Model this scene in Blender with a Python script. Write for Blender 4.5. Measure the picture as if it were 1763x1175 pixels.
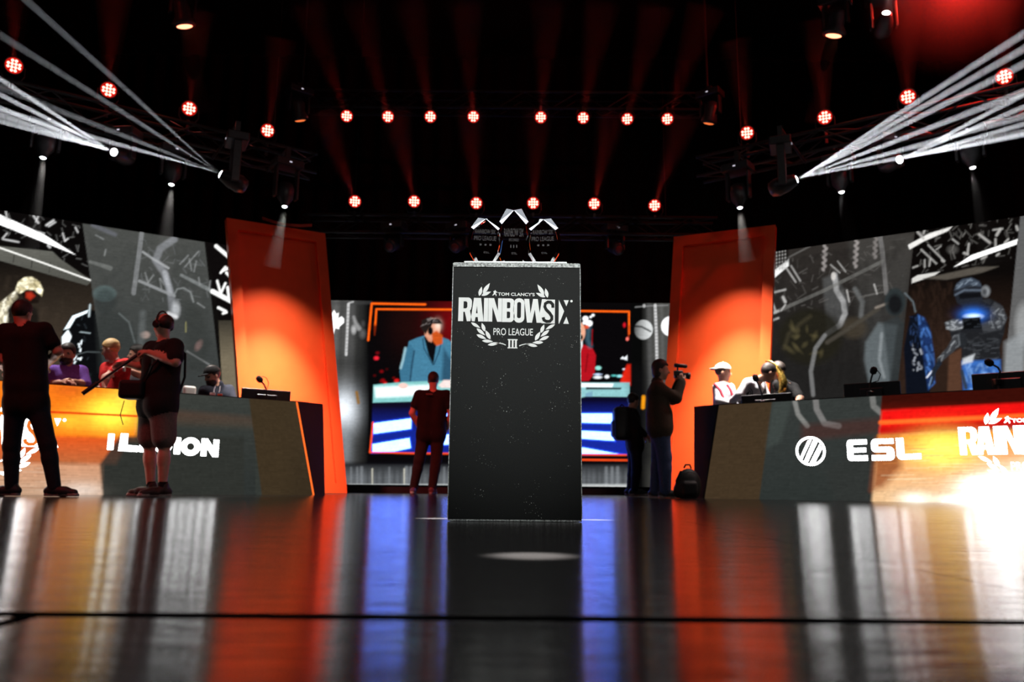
import bpy, math, random
import numpy as np
from mathutils import Vector, Matrix

random.seed(7)
rng = np.random.default_rng(7)
scene = bpy.context.scene
COL = scene.collection
for o in list(bpy.data.objects):
    bpy.data.objects.remove(o)

# ------------------------------------------------------------------ camera
FPX, CAMZ = 1371.0, 0.14                       # focal length in pixels of the 1763x1175 frame, lens height
PITCH = math.atan((836 - 587.5) / FPX)
ROLL = 0.0087
_f = np.array([0, math.cos(PITCH), math.sin(PITCH)])
_r0 = np.array([1.0, 0, 0])
_u0 = np.cross(_r0, _f)
_r = _r0 * math.cos(ROLL) + _u0 * math.sin(ROLL)
_u = -_r0 * math.sin(ROLL) + _u0 * math.cos(ROLL)
EYE = np.array([0, 0, CAMZ])
cam_data = bpy.data.cameras.new('camera')
cam_data.sensor_width = 36.0
cam_data.lens = FPX / 1763 * 36
cam_data.clip_start = 0.02
cam_data.dof.use_dof = True
cam_data.dof.focus_distance = 3.2
cam_data.dof.aperture_fstop = 3.5
cam = bpy.data.objects.new('camera', cam_data)
COL.objects.link(cam)
cam.matrix_world = Matrix(((_r[0], _u[0], -_f[0], 0), (_r[1], _u[1], -_f[1], 0),
                           (_r[2], _u[2], -_f[2], CAMZ), (0, 0, 0, 1)))
scene.camera = cam

# ------------------------------------------------------------------ world, exposure
world = bpy.data.worlds.new('dark_venue')
scene.world = world
world.use_nodes = True
world.node_tree.nodes['Background'].inputs[0].default_value = (0.10, 0.03, 0.025, 1)
world.node_tree.nodes['Background'].inputs[1].default_value = 0.06
vs = scene.view_settings
vs.view_transform = 'Standard'
vs.look = 'None'
vs.exposure = 0.0
vs.gamma = 1.0
vs.use_curve_mapping = False
scene.cycles.max_bounces = 8
scene.cycles.diffuse_bounces = 3
scene.cycles.transmission_bounces = 8
scene.cycles.volume_bounces = 0
scene.cycles.transparent_max_bounces = 48
scene.cycles.sample_clamp_indirect = 4.0


def lamp(name, kind, loc, target, energy, color=(1, 1, 1), size=0.05, angle=30, blend=0.5):
    d = bpy.data.lights.new(name, kind)
    d.energy = energy
    d.color = color
    if kind in ('SPOT', 'POINT'):
        d.shadow_soft_size = size
    if kind == 'SPOT':
        d.spot_size = math.radians(angle)
        d.spot_blend = blend
    if kind == 'AREA':
        d.shape = 'DISK'
        d.size = size
    o = bpy.data.objects.new(name, d)
    COL.objects.link(o)
    o.location = Vector(loc)
    if target is not None:
        o.rotation_euler = (Vector(target) - Vector(loc)).to_track_quat('-Z', 'Y').to_euler()
    return o


# house lamps of the venue outside the frame: the front-of-house spot on the plinth, the trophy
# spot overhead, red stage washes; truss, facet and fill lights are added
lamp('front_of_house_spot', 'SPOT', (0.5, -3.0, 4.6), (0.02, 3.18, 0.80), 2100, (0.97, 1, 0.97), 0.1, 12.5, 1.0)
lamp('trophy_spot', 'SPOT', (-0.05, 3.75, 7.6), (0.015, 3.40, 1.0), 700, (0.95, 1, 1), 0.08, 7.2, 0.25)
lamp('floor_spot', 'SPOT', (0.3, 2.6, 7.4), (0.045, 1.66, 0.0), 42000, (0.95, 1, 0.95), 0.03, 1.5, 0.8)
lamp('floor_spot', 'SPOT', (-0.9, 3.6, 7.4), (-0.31, 3.42, 0.0), 80000, (0.95, 1, 0.98), 0.03, 1.4, 0.8)
lamp('floor_spot', 'SPOT', (0.9, 3.6, 7.4), (0.35, 3.42, 0.0), 80000, (0.95, 1, 0.98), 0.03, 1.4, 0.8)
lamp('red_stage_wash', 'SPOT', (-4.2, 4.6, 6.6), (-1.2, 11.6, 0.6), 2600, (1, 0.05, 0.035), 0.3, 24, 0.9)
lamp('red_stage_wash', 'SPOT', (-6.5, 3.6, 6.6), (-4.0, 7.8, 1.2), 700, (1, 0.05, 0.035), 0.3, 30, 0.9)
lamp('red_truss_wash', 'SPOT', (-5.0, 6.0, 8.3), (-5.4, 9.9, 5.6), 420, (1, 0.05, 0.03), 0.2, 30, 0.9)  # unseen red spots added to tint the dark side trusses
lamp('red_truss_wash', 'SPOT', (5.0, 6.0, 8.3), (5.4, 9.9, 5.6), 420, (1, 0.05, 0.03), 0.2, 30, 0.9)
for bx, by, bz, bs, be in ((0.0, 2.4, 8.5, 1.2, 3), (-5.9, -1.5, 8.4, 3.0, 12), (5.9, -1.5, 8.4, 3.0, 12), (-4.6, 4.5, 8.4, 2.6, 9), (4.6, 4.5, 8.4, 2.6, 9)):
    facet_lamp = lamp('overhead_bank', 'AREA', (bx, by, bz), (0.02, 3.3, 1.2), be, (0.84, 0.92, 1.0), bs)  # unseen area lights added where the trophy facets mirror them
    facet_lamp.data.spread = math.radians(80)
lamp('white_house_wash', 'SPOT', (2.5, -4.0, 6.5), (1.2, 9.5, 1.0), 200, (1, 0.9, 0.8), 0.3, 60, 0.9)  # added fill from the front so the clothes show


# ------------------------------------------------------------------ pixel to place
def ray(px, py):
    return (px - 881.5) / FPX * _r + (587.5 - py) / FPX * _u + _f


def atz(px, py, z):
    d = ray(px, py)
    return EYE + d * (z - CAMZ) / d[2]


def aty(px, py, y):
    d = ray(px, py)
    return EYE + d * y / d[1]


def atplane(px, py, p0, n):
    d = ray(px, py)
    return EYE + d * (np.dot(np.asarray(p0) - EYE, n) / np.dot(d, n))


def project(P):
    q = np.asarray(P) - EYE
    w = q @ _f
    return 881.5 + FPX * (q @ _r) / w, 587.5 - FPX * (q @ _u) / w


# ------------------------------------------------------------------ materials
def srgb(r, g, b):
    out = []
    for c in (r, g, b):
        c = c / 255
        out.append(c / 12.92 if c <= 0.04045 else ((c + 0.055) / 1.055) ** 2.4)
    return tuple(out)


MATS = {}


def mat(name, rgb, rough=0.6, metal=0.0, vary=0.25, scale=30.0, bump=0.0, spec=0.5, coat=0.0):
    if name in MATS:
        return MATS[name]
    m = bpy.data.materials.new(name)
    m.use_nodes = True
    nt = m.node_tree
    b = nt.nodes['Principled BSDF']
    b.inputs['Roughness'].default_value = rough
    b.inputs['Metallic'].default_value = metal
    b.inputs['Specular IOR Level'].default_value = spec
    b.inputs['Coat Weight'].default_value = coat
    tc = nt.nodes.new('ShaderNodeTexCoord')
    nz = nt.nodes.new('ShaderNodeTexNoise')
    nz.inputs['Scale'].default_value = scale
    nz.inputs['Detail'].default_value = 4
    nt.links.new(tc.outputs['Object'], nz.inputs['Vector'])
    rp = nt.nodes.new('ShaderNodeValToRGB')
    lo = [c * (1 - vary) for c in rgb]
    hi = [min(1, c * (1 + vary)) for c in rgb]
    rp.color_ramp.elements[0].position = 0.3
    rp.color_ramp.elements[1].position = 0.7
    rp.color_ramp.elements[0].color = (*lo, 1)
    rp.color_ramp.elements[1].color = (*hi, 1)
    nt.links.new(nz.outputs['Fac'], rp.inputs['Fac'])
    nt.links.new(rp.outputs['Color'], b.inputs['Base Color'])
    if bump:
        bp = nt.nodes.new('ShaderNodeBump')
        bp.inputs['Strength'].default_value = bump
        bp.inputs['Distance'].default_value = 0.01
        nt.links.new(nz.outputs['Fac'], bp.inputs['Height'])
        nt.links.new(bp.outputs['Normal'], b.inputs['Normal'])
    MATS[name] = m
    return m


def emit(name, rgb, strength=1.0, sample=True):
    if name in MATS:
        return MATS[name]
    m = bpy.data.materials.new(name)
    m.use_nodes = True
    nt = m.node_tree
    nt.nodes.clear()
    out = nt.nodes.new('ShaderNodeOutputMaterial')
    e = nt.nodes.new('ShaderNodeEmission')
    e.inputs[0].default_value = (*rgb, 1)
    e.inputs[1].default_value = strength
    nt.links.new(e.outputs[0], out.inputs[0])
    if not sample:
        m.cycles.emission_sampling = 'NONE'
    MATS[name] = m
    return m


def led_material():
    if 'led_picture' in MATS:
        return MATS['led_picture']
    m = bpy.data.materials.new('led_picture')
    m.use_nodes = True
    nt = m.node_tree
    nt.nodes.clear()
    out = nt.nodes.new('ShaderNodeOutputMaterial')
    e = nt.nodes.new('ShaderNodeEmission')
    a = nt.nodes.new('ShaderNodeVertexColor')
    a.layer_name = 'picture'
    nt.links.new(a.outputs['Color'], e.inputs[0])
    e.inputs[1].default_value = 1.0
    nt.links.new(e.outputs[0], out.inputs[0])
    m.cycles.emission_sampling = 'NONE'
    MATS['led_picture'] = m
    return m


def haze(name, density, aniso=0.0, color=(1, 1, 1), ball=0.0):
    """thin scattering air; with ball > 0 it thins out towards that radius round the object's origin"""
    if name in MATS:
        return MATS[name]
    m = bpy.data.materials.new(name)
    m.use_nodes = True
    nt = m.node_tree
    nt.nodes.clear()
    out = nt.nodes.new('ShaderNodeOutputMaterial')
    v = nt.nodes.new('ShaderNodeVolumeScatter')
    v.inputs['Color'].default_value = (*color, 1)
    v.inputs['Density'].default_value = density
    v.inputs['Anisotropy'].default_value = aniso
    if ball > 0:
        tc = nt.nodes.new('ShaderNodeTexCoord')
        ln = nt.nodes.new('ShaderNodeVectorMath')
        ln.operation = 'LENGTH'
        nt.links.new(tc.outputs['Object'], ln.inputs[0])
        mr = nt.nodes.new('ShaderNodeMapRange')
        mr.interpolation_type = 'SMOOTHSTEP'
        mr.inputs['From Min'].default_value = 0.0
        mr.inputs['From Max'].default_value = ball
        mr.inputs['To Min'].default_value = density
        mr.inputs['To Max'].default_value = 0.0
        nt.links.new(ln.outputs['Value'], mr.inputs['Value'])
        nt.links.new(mr.outputs[0], v.inputs['Density'])
    nt.links.new(v.outputs[0], out.inputs['Volume'])
    MATS[name] = m
    return m


BLACK = mat('black_painted_metal', (0.012, 0.012, 0.013), 0.45, 0.0)
BLACKM = mat('black_matte_board', (0.010, 0.009, 0.009), 0.6)
PLASTIC = mat('black_plastic', (0.013, 0.013, 0.014), 0.4)
STEEL = mat('dull_black_truss', (0.02, 0.018, 0.018), 0.4, 0.3)
RUBBER = mat('rubber', (0.01, 0.008, 0.008), 0.9, spec=0.1)


# ------------------------------------------------------------------ objects
def root_loc(o):
    v = np.zeros(3)
    while o is not None:
        v = v + np.array(o.location)
        o = o.parent
    return v


def tag(o, label=None, cat=None, group=None, kind=None):
    if label:
        o['label'] = label
    if cat:
        o['category'] = cat
    if group:
        o['group'] = group
    if kind:
        o['kind'] = kind
    return o


def thing(name, loc, label, cat, group=None):
    o = bpy.data.objects.new(name, None)
    o.empty_display_size = 0.1
    COL.objects.link(o)
    o.location = Vector([float(c) for c in loc])
    return tag(o, label, cat, group)


def mesh_obj(name, verts, faces, material, parent=None, smooth=False, midx=None, origin=None):
    """verts in world coordinates; stored relative to the parent (or to origin)"""
    verts = np.asarray(verts, float)
    base = root_loc(parent) if parent is not None else (np.zeros(3) if origin is None else np.asarray(origin, float))
    me = bpy.data.meshes.new(name)
    me.from_pydata((verts - base).tolist(), [], [list(map(int, f)) for f in faces])
    mats = material if isinstance(material, (list, tuple)) else [material]
    for m in mats:
        me.materials.append(m)
    if midx is not None:
        me.polygons.foreach_set('material_index', np.asarray(midx, np.int32))
    if smooth:
        me.polygons.foreach_set('use_smooth', np.ones(len(me.polygons), bool))
    me.update()
    o = bpy.data.objects.new(name, me)
    COL.objects.link(o)
    if parent is not None:
        o.parent = parent
    else:
        o.location = Vector(base.tolist())
    return o


class MB:
    def __init__(self):
        self.v, self.f = [], []

    def add(self, v, f):
        n = len(self.v)
        self.v += [tuple(map(float, p)) for p in v]
        self.f += [tuple(i + n for i in q) for q in f]
        return self

    def box(self, c, half, ax=None, bevel=0.0):
        ax = np.eye(3) if ax is None else np.asarray(ax, float)
        c = np.asarray(c, float)
        if bevel <= 0:
            v = [c + sx * half[0] * ax[0] + sy * half[1] * ax[1] + sz * half[2] * ax[2]
                 for sz in (-1, 1) for sy in (-1, 1) for sx in (-1, 1)]
            return self.add(v, [(0, 2, 3, 1), (4, 5, 7, 6), (0, 1, 5, 4), (2, 6, 7, 3), (0, 4, 6, 2), (1, 3, 7, 5)])
        # chamfered box: three inset faces per corner
        h = np.asarray(half, float)
        b = min(bevel, 0.49 * min(h) * 2)
        idx, v = {}, []
        for sx in (-1, 1):
            for sy in (-1, 1):
                for sz in (-1, 1):
                    for a in range(3):
                        p = np.array([sx, sy, sz]) * h
                        for k in range(3):
                            if k != a:
                                p[k] -= b * (sx, sy, sz)[k]
                        idx[(sx, sy, sz, a)] = len(v)
                        v.append(c + p[0] * ax[0] + p[1] * ax[1] + p[2] * ax[2])
        f = []
        for a in range(3):
            o1, o2 = [k for k in range(3) if k != a]
            for s in (-1, 1):
                q = []
                for s1, s2 in ((-1, -1), (1, -1), (1, 1), (-1, 1)):
                    k = [0, 0, 0]
                    k[a], k[o1], k[o2] = s, s1, s2
                    q.append(idx[(*k, a)])
                f.append(q)
        for a in range(3):          # edges along axis a
            o1, o2 = [k for k in range(3) if k != a]
            for s1 in (-1, 1):
                for s2 in (-1, 1):
                    q = []
                    for sa, fa in ((-1, o1), (1, o1), (1, o2), (-1, o2)):
                        k = [0, 0, 0]
                        k[a], k[o1], k[o2] = sa, s1, s2
                        q.append(idx[(*k, fa)])
                    f.append(q)
        for sx in (-1, 1):
            for sy in (-1, 1):
                for sz in (-1, 1):
                    f.append([idx[(sx, sy, sz, a)] for a in range(3)])
        return self.add(v, f)

    def rings(self, centers, radii, axis_pairs, n=12, cap=True):
        v, f = [], []
        for c, r, (a, b) in zip(centers, radii, axis_pairs):
            for k in range(n):
                t = 2 * math.pi * k / n
                v.append(np.asarray(c) + r * (math.cos(t) * a + math.sin(t) * b))
        m = len(centers)
        for i in range(m - 1):
            for k in range(n):
                f.append((i * n + k, i * n + (k + 1) % n, (i + 1) * n + (k + 1) % n, (i + 1) * n + k))
        if cap:
            f.append(tuple(range(n - 1, -1, -1)))
            f.append(tuple((m - 1) * n + k for k in range(n)))
        return self.add(v, f)

    def cyl(self, a, b, r1, r2=None, n=12):
        a, b = np.asarray(a, float), np.asarray(b, float)
        p, q = perp(b - a)
        return self.rings([a, b], [r1, r1 if r2 is None else r2], [(p, q)] * 2, n)

    def lathe(self, a, d, prof, n=16):
        a = np.asarray(a, float)
        d = unit(d)
        p, q = perp(d)
        return self.rings([a + d * h for h, r in prof], [max(r, 1e-4) for h, r in prof], [(p, q)] * len(prof), n)

    def tube(self, pts, r, n=8):
        pts = [np.asarray(p, float) for p in pts]
        pr = []
        for i in range(len(pts)):
            d = pts[min(i + 1, len(pts) - 1)] - pts[max(i - 1, 0)]
            pr.append(perp(d, pr[-1][0] if pr else None))
        rr = r if isinstance(r, (list, tuple)) else [r] * len(pts)
        return self.rings(pts, rr, pr, n)

    def ball(self, c, r, ax=None, n=12, m=8):
        ax = np.eye(3) if ax is None else np.asarray(ax, float)
        r = np.asarray(r, float) * np.ones(3)
        c = np.asarray(c, float)
        cs, rad = [], []
        v, f = [], []
        for i in range(m + 1):
            ph = math.pi * (i + 0.02) / (m + 0.04)
            for k in range(n):
                t = 2 * math.pi * k / n
                l = np.array([math.sin(ph) * math.cos(t), math.sin(ph) * math.sin(t), math.cos(ph)]) * r
                v.append(c + l @ ax)
        for i in range(m):
            for k in range(n):
                f.append((i * n + k, (i + 1) * n + k, (i + 1) * n + (k + 1) % n, i * n + (k + 1) % n))
        f.append(tuple(range(n)))
        f.append(tuple(m * n + k for k in range(n - 1, -1, -1)))
        return self.add(v, f)

    def prism(self, poly, d):
        """poly: list of 3D points, extruded by vector d"""
        n = len(poly)
        d = np.asarray(d, float)
        v = [np.asarray(p, float) for p in poly] + [np.asarray(p, float) + d for p in poly]
        f = [tuple(range(n - 1, -1, -1)), tuple(range(n, 2 * n))]
        f += [(k, (k + 1) % n, n + (k + 1) % n, n + k) for k in range(n)]
        return self.add(v, f)

    def build(self, name, material, parent=None, smooth=False, origin=None):
        return mesh_obj(name, self.v, self.f, material, parent, smooth, origin=origin)


def unit(v):
    v = np.asarray(v, float)
    return v / np.linalg.norm(v)


def perp(d, hint=None):
    d = unit(d)
    if hint is not None:
        a = hint - d * np.dot(hint, d)
        if np.linalg.norm(a) > 1e-6:
            a = unit(a)
            return a, np.cross(d, a)
    h = np.array([0, 0, 1.0]) if abs(d[2]) < 0.9 else np.array([1.0, 0, 0])
    a = unit(np.cross(h, d))
    return a, np.cross(d, a)


def lerp(a, b, t):
    return np.asarray(a, float) * (1 - t) + np.asarray(b, float) * t


def flat_shape(name, loops, O, U, V, material, parent, thick=0.003, proud=0.0):
    """2D closed outlines (even-odd holes) on the plane O + x U + y V, as a thin solid plate"""
    cu = bpy.data.curves.new(name, 'CURVE')
    cu.dimensions = '2D'
    cu.fill_mode = 'BOTH'
    cu.extrude = 0.5
    for L in loops:
        sp = cu.splines.new('POLY')
        sp.points.add(len(L) - 1)
        for p, (x, y) in zip(sp.points, L):
            p.co = (x, y, 0, 1)
        sp.use_cyclic_u = True
    return _curve_to_plate(name, cu, O, U, V, material, parent, thick, proud)


def _curve_to_plate(name, cu, O, U, V, material, parent, thick, proud):
    tmp = bpy.data.objects.new('tmp', cu)
    COL.objects.link(tmp)
    dg = bpy.context.evaluated_depsgraph_get()
    me = tmp.evaluated_get(dg).to_mesh()
    n = len(me.vertices)
    co = np.zeros(n * 3)
    me.vertices.foreach_get('co', co)
    co = co.reshape(-1, 3)
    faces = [tuple(p.vertices) for p in me.polygons]
    tmp.evaluated_get(dg).to_mesh_clear()
    bpy.data.objects.remove(tmp)
    bpy.data.curves.remove(cu)
    N = unit(np.cross(U, V))
    W = O + co[:, :1] * U + co[:, 1:2] * V + (co[:, 2:3] + 0.5) * N * thick + N * proud
    return mesh_obj(name, W, faces, material, parent)


def text_shape(name, s, x0, x1, y0, y1, O, U, V, material, parent, thick=0.003, proud=0.0, bold=0.0):
    """lettering fitted into the rectangle x0..x1, y0..y1 of the plane"""
    cu = bpy.data.curves.new(name, 'FONT')
    cu.body = s
    cu.extrude = 0.5
    cu.offset = bold
    tmp = bpy.data.objects.new('tmp', cu)
    COL.objects.link(tmp)
    dg = bpy.context.evaluated_depsgraph_get()
    me = tmp.evaluated_get(dg).to_mesh()
    n = len(me.vertices)
    co = np.zeros(n * 3)
    me.vertices.foreach_get('co', co)
    co = co.reshape(-1, 3)
    faces = [tuple(p.vertices) for p in me.polygons]
    tmp.evaluated_get(dg).to_mesh_clear()
    bpy.data.objects.remove(tmp)
    bpy.data.curves.remove(cu)
    a, b = co.min(0), co.max(0)
    x = x0 + (co[:, :1] - a[0]) / (b[0] - a[0]) * (x1 - x0)
    y = y0 + (co[:, 1:2] - a[1]) / (b[1] - a[1]) * (y1 - y0)
    N = unit(np.cross(U, V))
    W = O + x * U + y * V + (co[:, 2:3] + 0.5) * N * thick + N * proud
    return mesh_obj(name, W, faces, material, parent)


# ------------------------------------------------------------------ smooth blended solids (bodies, hair, bags)
def cap(a, b, ra, rb, t=0, k=0.02, cut=()):
    return ('c', np.asarray(a, float), np.asarray(b, float), ra, rb, t, k, cut)


def ell(c, r, ax=None, t=0, k=0.02, cut=()):
    return ('e', np.asarray(c, float), np.asarray(r, float), np.eye(3) if ax is None else np.asarray(ax, float), 0, t, k, cut)


def rbx(c, h, ax=None, rd=0.02, t=0, k=0.01, cut=()):
    return ('b', np.asarray(c, float), np.asarray(h, float), np.eye(3) if ax is None else np.asarray(ax, float), rd, t, k, cut)


def prim_bounds(p):
    if p[0] == 'c':
        r = max(p[3], p[4])
        return np.minimum(p[1], p[2]) - r, np.maximum(p[1], p[2]) + r
    r = np.linalg.norm(p[2])
    if p[0] == 'e':
        e = np.abs(p[3].T) @ p[2]
        return p[1] - e, p[1] + e
    e = np.abs(p[3].T) @ (p[2] + p[4])
    return p[1] - e, p[1] + e


def prim_dist(p, X):
    if p[0] == 'c':
        ab = p[2] - p[1]
        L = max(ab @ ab, 1e-9)
        t = np.clip(((X - p[1]) @ ab) / L, 0, 1)
        d = np.linalg.norm(X - p[1] - t[..., None] * ab, axis=-1) - (p[3] + (p[4] - p[3]) * t)
    elif p[0] == 'e':
        q = (X - p[1]) @ p[3].T
        k0 = np.linalg.norm(q / p[2], axis=-1)
        k1 = np.linalg.norm(q / p[2] ** 2, axis=-1) + 1e-9
        d = k0 * (k0 - 1) / k1
    else:
        q = np.abs((X - p[1]) @ p[3].T) - p[2]
        d = np.linalg.norm(np.maximum(q, 0), axis=-1) + np.minimum(q.max(-1), 0) - p[4]
    for c0, n in p[7]:
        d = np.maximum(d, (X - np.asarray(c0)) @ unit(n))
    return d


def blend_mesh(prims, h):
    lo = np.min([prim_bounds(p)[0] for p in prims], 0) - 3 * h
    hi = np.max([prim_bounds(p)[1] for p in prims], 0) + 3 * h
    n = np.ceil((hi - lo) / h).astype(int) + 1
    F = np.full(n, 0.25, np.float32)
    D0 = np.full(n, 9.0, np.float32)
    T = np.zeros(n, np.int16)
    ax = [lo[i] + h * np.arange(n[i]) for i in range(3)]
    for p in prims:
        k = p[6]
        a, b = prim_bounds(p)
        i0 = np.maximum(((a - lo - k - 2.5 * h) / h).astype(int), 0)
        i1 = np.minimum(np.ceil((b - lo + k + 2.5 * h) / h).astype(int) + 1, n)
        sl = tuple(slice(i0[i], i1[i]) for i in range(3))
        X = np.stack(np.meshgrid(*[ax[i][sl[i]] for i in range(3)], indexing='ij'), -1)
        d = prim_dist(p, X)
        f = F[sl]
        near = d < D0[sl]
        T[sl] = np.where(near, p[5], T[sl])
        D0[sl] = np.where(near, d, D0[sl])
        m = np.maximum(k - np.abs(f - d), 0) / k
        F[sl] = np.minimum(f, d) - m * m * k * 0.25
    S = F < 0
    c = n - 1
    cnt = np.zeros(c, np.float32)
    pos = np.zeros((*c, 3), np.float32)
    corners = [(i, j, l) for i in (0, 1) for j in (0, 1) for l in (0, 1)]

    def sub(A, o):
        return A[o[0]:o[0] + c[0], o[1]:o[1] + c[1], o[2]:o[2] + c[2]]
    for o in corners:
        for a in range(3):
            if o[a] == 0:
                q = list(o)
                q[a] = 1
                f0, f1 = sub(F, o), sub(F, q)
                x = sub(S, o) != sub(S, q)
                t = np.where(x, f0 / np.where(x, f0 - f1, 1), 0)
                for b in range(3):
                    pos[..., b] += np.where(x, (o[b] if b != a else 0) + (t if b == a else 0), 0)
                cnt += x
    act = cnt > 0
    idx = np.full(c, -1, np.int64)
    idx[act] = np.arange(act.sum())
    V = (np.argwhere(act) + pos[act] / cnt[act][:, None]) * h + lo
    vt = T[:-1, :-1, :-1][act]
    quads = []
    for a in range(3):
        b, d = [(1, 2), (2, 0), (0, 1)][a]
        s0 = [slice(1, -1)] * 3
        s1 = [slice(1, -1)] * 3
        s0[a] = slice(0, -1)
        s1[a] = slice(1, None)
        A, B = S[tuple(s0)], S[tuple(s1)]
        e = np.argwhere(A != B)
        if len(e) == 0:
            continue
        g = A[tuple(e.T)]
        e = e.copy()
        for kx in range(3):
            if kx != a:
                e[:, kx] += 1
        q = []
        for ob, od in ((0, 0), (-1, 0), (-1, -1), (0, -1)):
            z = e.copy()
            z[:, b] += ob
            z[:, d] += od
            q.append(idx[tuple(z.T)])
        q = np.stack(q, 1)
        q[~g] = q[~g][:, ::-1]
        quads.append(q)
    Q = np.concatenate(quads)
    # one relaxation pass
    acc = np.zeros_like(V)
    num = np.zeros(len(V))
    for i in range(4):
        np.add.at(acc, Q[:, i], V[Q[:, (i + 1) % 4]])
        np.add.at(acc, Q[:, (i + 1) % 4], V[Q[:, i]])
        np.add.at(num, Q[:, i], 1)
        np.add.at(num, Q[:, (i + 1) % 4], 1)
    V = 0.6 * V + 0.4 * acc / np.maximum(num, 1)[:, None]
    ft = vt[Q[:, 0]]
    return V, Q, ft


def blob(name, prims, material, parent=None, h=0.01, origin=None):
    V, Q, ft = blend_mesh(prims, h)
    mats = material if isinstance(material, (list, tuple)) else [material]
    return mesh_obj(name, V, Q, mats, parent, True, midx=ft if len(mats) > 1 else None, origin=origin)


# ------------------------------------------------------------------ LED pictures
class Picture:
    """a flat LED face; every diode cluster is a vertex of a fine grid carrying its colour"""

    def __init__(self, bl, br, tr, tl, step):
        bl, br, tr, tl = [np.asarray(p, float) for p in (bl, br, tr, tl)]
        self.nu = int(np.linalg.norm(br - bl) / step) + 2
        self.nv = int(np.linalg.norm(tl - bl) / step) + 2
        u = np.linspace(0, 1, self.nu)[None, :, None]
        v = np.linspace(0, 1, self.nv)[:, None, None]
        self.P = (bl * (1 - u) + br * u) * (1 - v) + (tl * (1 - u) + tr * u) * v
        self.X, self.Y = project(self.P)
        self.C = np.zeros((self.nv, self.nu, 3))

    def _put(self, a, rgb, gain):
        c = np.array(srgb(*rgb)) * gain
        a = a[..., None]
        self.C = self.C * (1 - a) + c * a

    def fill(self, rgb, gain=1.0, alpha=1.0):
        self._put(np.full(self.X.shape, alpha), rgb, gain)

    def sd(self, pts):
        d = np.full(self.X.shape, 1e9)
        s = np.ones(self.X.shape)
        n = len(pts)
        for i in range(n):
            (ax, ay), (bx, by) = pts[i], pts[i - 1]
            ex, ey = bx - ax, by - ay
            wx, wy = self.X - ax, self.Y - ay
            t = np.clip((wx * ex + wy * ey) / (ex * ex + ey * ey + 1e-9), 0, 1)
            d = np.minimum(d, (wx - ex * t) ** 2 + (wy - ey * t) ** 2)
            c1, c2, c3 = self.Y >= ay, self.Y < by, ex * wy > ey * wx
            s = np.where((c1 & c2 & c3) | (~c1 & ~c2 & ~c3), -s, s)
        return s * np.sqrt(d)

    def poly(self, pts, rgb, gain=1.0, alpha=1.0, soft=0.8):
        self._put(np.clip(0.5 - self.sd(pts) / (2 * soft), 0, 1) * alpha, rgb, gain)

    def line(self, pts, w, rgb, gain=1.0, alpha=1.0, soft=0.8, w2=None):
        d = np.full(self.X.shape, 1e9)
        m = len(pts) - 1
        for i in range(m):
            (ax, ay), (bx, by) = pts[i], pts[i + 1]
            ex, ey = bx - ax, by - ay
            wx, wy = self.X - ax, self.Y - ay
            t = np.clip((wx * ex + wy * ey) / (ex * ex + ey * ey + 1e-9), 0, 1)
            ww = w if w2 is None else w + (w2 - w) * (i + t) / m
            d = np.minimum(d, np.hypot(wx - ex * t, wy - ey * t) - ww / 2)
        self._put(np.clip(0.5 - d / (2 * soft), 0, 1) * alpha, rgb, gain)

    def oval(self, cx, cy, rx, ry, rgb, gain=1.0, alpha=1.0, soft=0.8, rot=0.0):
        c, s = math.cos(rot), math.sin(rot)
        x, y = self.X - cx, self.Y - cy
        k = np.hypot((x * c + y * s) / rx, (-x * s + y * c) / ry)
        d = (k - 1) * min(rx, ry)
        self._put(np.clip(0.5 - d / (2 * soft), 0, 1) * alpha, rgb, gain)

    def glow(self, cx, cy, rx, ry, rgb, gain=1.0, alpha=1.0):
        k = ((self.X - cx) / rx) ** 2 + ((self.Y - cy) / ry) ** 2
        self._put(np.exp(-k * 1.5) * alpha, rgb, gain)

    def grad(self, pts, c0, c1, y0, y1, g0=1.0, g1=1.0, alpha=1.0, soft=0.8, horiz=False):
        t = np.clip(((self.X if horiz else self.Y) - y0) / (y1 - y0), 0, 1)[..., None]
        c = np.array(srgb(*c0)) * g0 * (1 - t) + np.array(srgb(*c1)) * g1 * t
        a = (np.clip(0.5 - self.sd(pts) / (2 * soft), 0, 1) * alpha)[..., None]
        self.C = self.C * (1 - a) + c * a

    def dabs(self, pts, n, rgb, gain=1.0, alpha=0.5, w=2.0, ln=6.0, ang=0.0, spread=0.5, soft=1.2):
        """short brush dabs inside a polygon: breaks up flat areas of the picture"""
        xs_, ys_ = [p[0] for p in pts], [p[1] for p in pts]
        mask = np.clip(0.5 - self.sd(pts) / 3.0, 0, 1)
        acc = np.zeros(self.X.shape)
        for _ in range(n):
            x, y = rng.uniform(min(xs_), max(xs_)), rng.uniform(min(ys_), max(ys_))
            t = ang + rng.normal(0, spread)
            L_ = ln * rng.uniform(0.4, 1.3) / 2
            ex, ey = 2 * L_ * math.cos(t), 2 * L_ * math.sin(t)
            near = (np.abs(self.X - x) < L_ + w + 3) & (np.abs(self.Y - y) < L_ + w + 3)
            if not near.any():
                continue
            wx, wy = self.X[near] - (x - ex / 2), self.Y[near] - (y - ey / 2)
            tt = np.clip((wx * ex + wy * ey) / (ex * ex + ey * ey + 1e-9), 0, 1)
            d = np.hypot(wx - ex * tt, wy - ey * tt) - w * rng.uniform(0.5, 1.2) / 2
            acc[near] = np.maximum(acc[near], np.clip(0.5 - d / (2 * soft), 0, 1) * rng.uniform(0.4, 1.0))
        self._put(acc * mask * alpha, rgb, gain)

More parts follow.
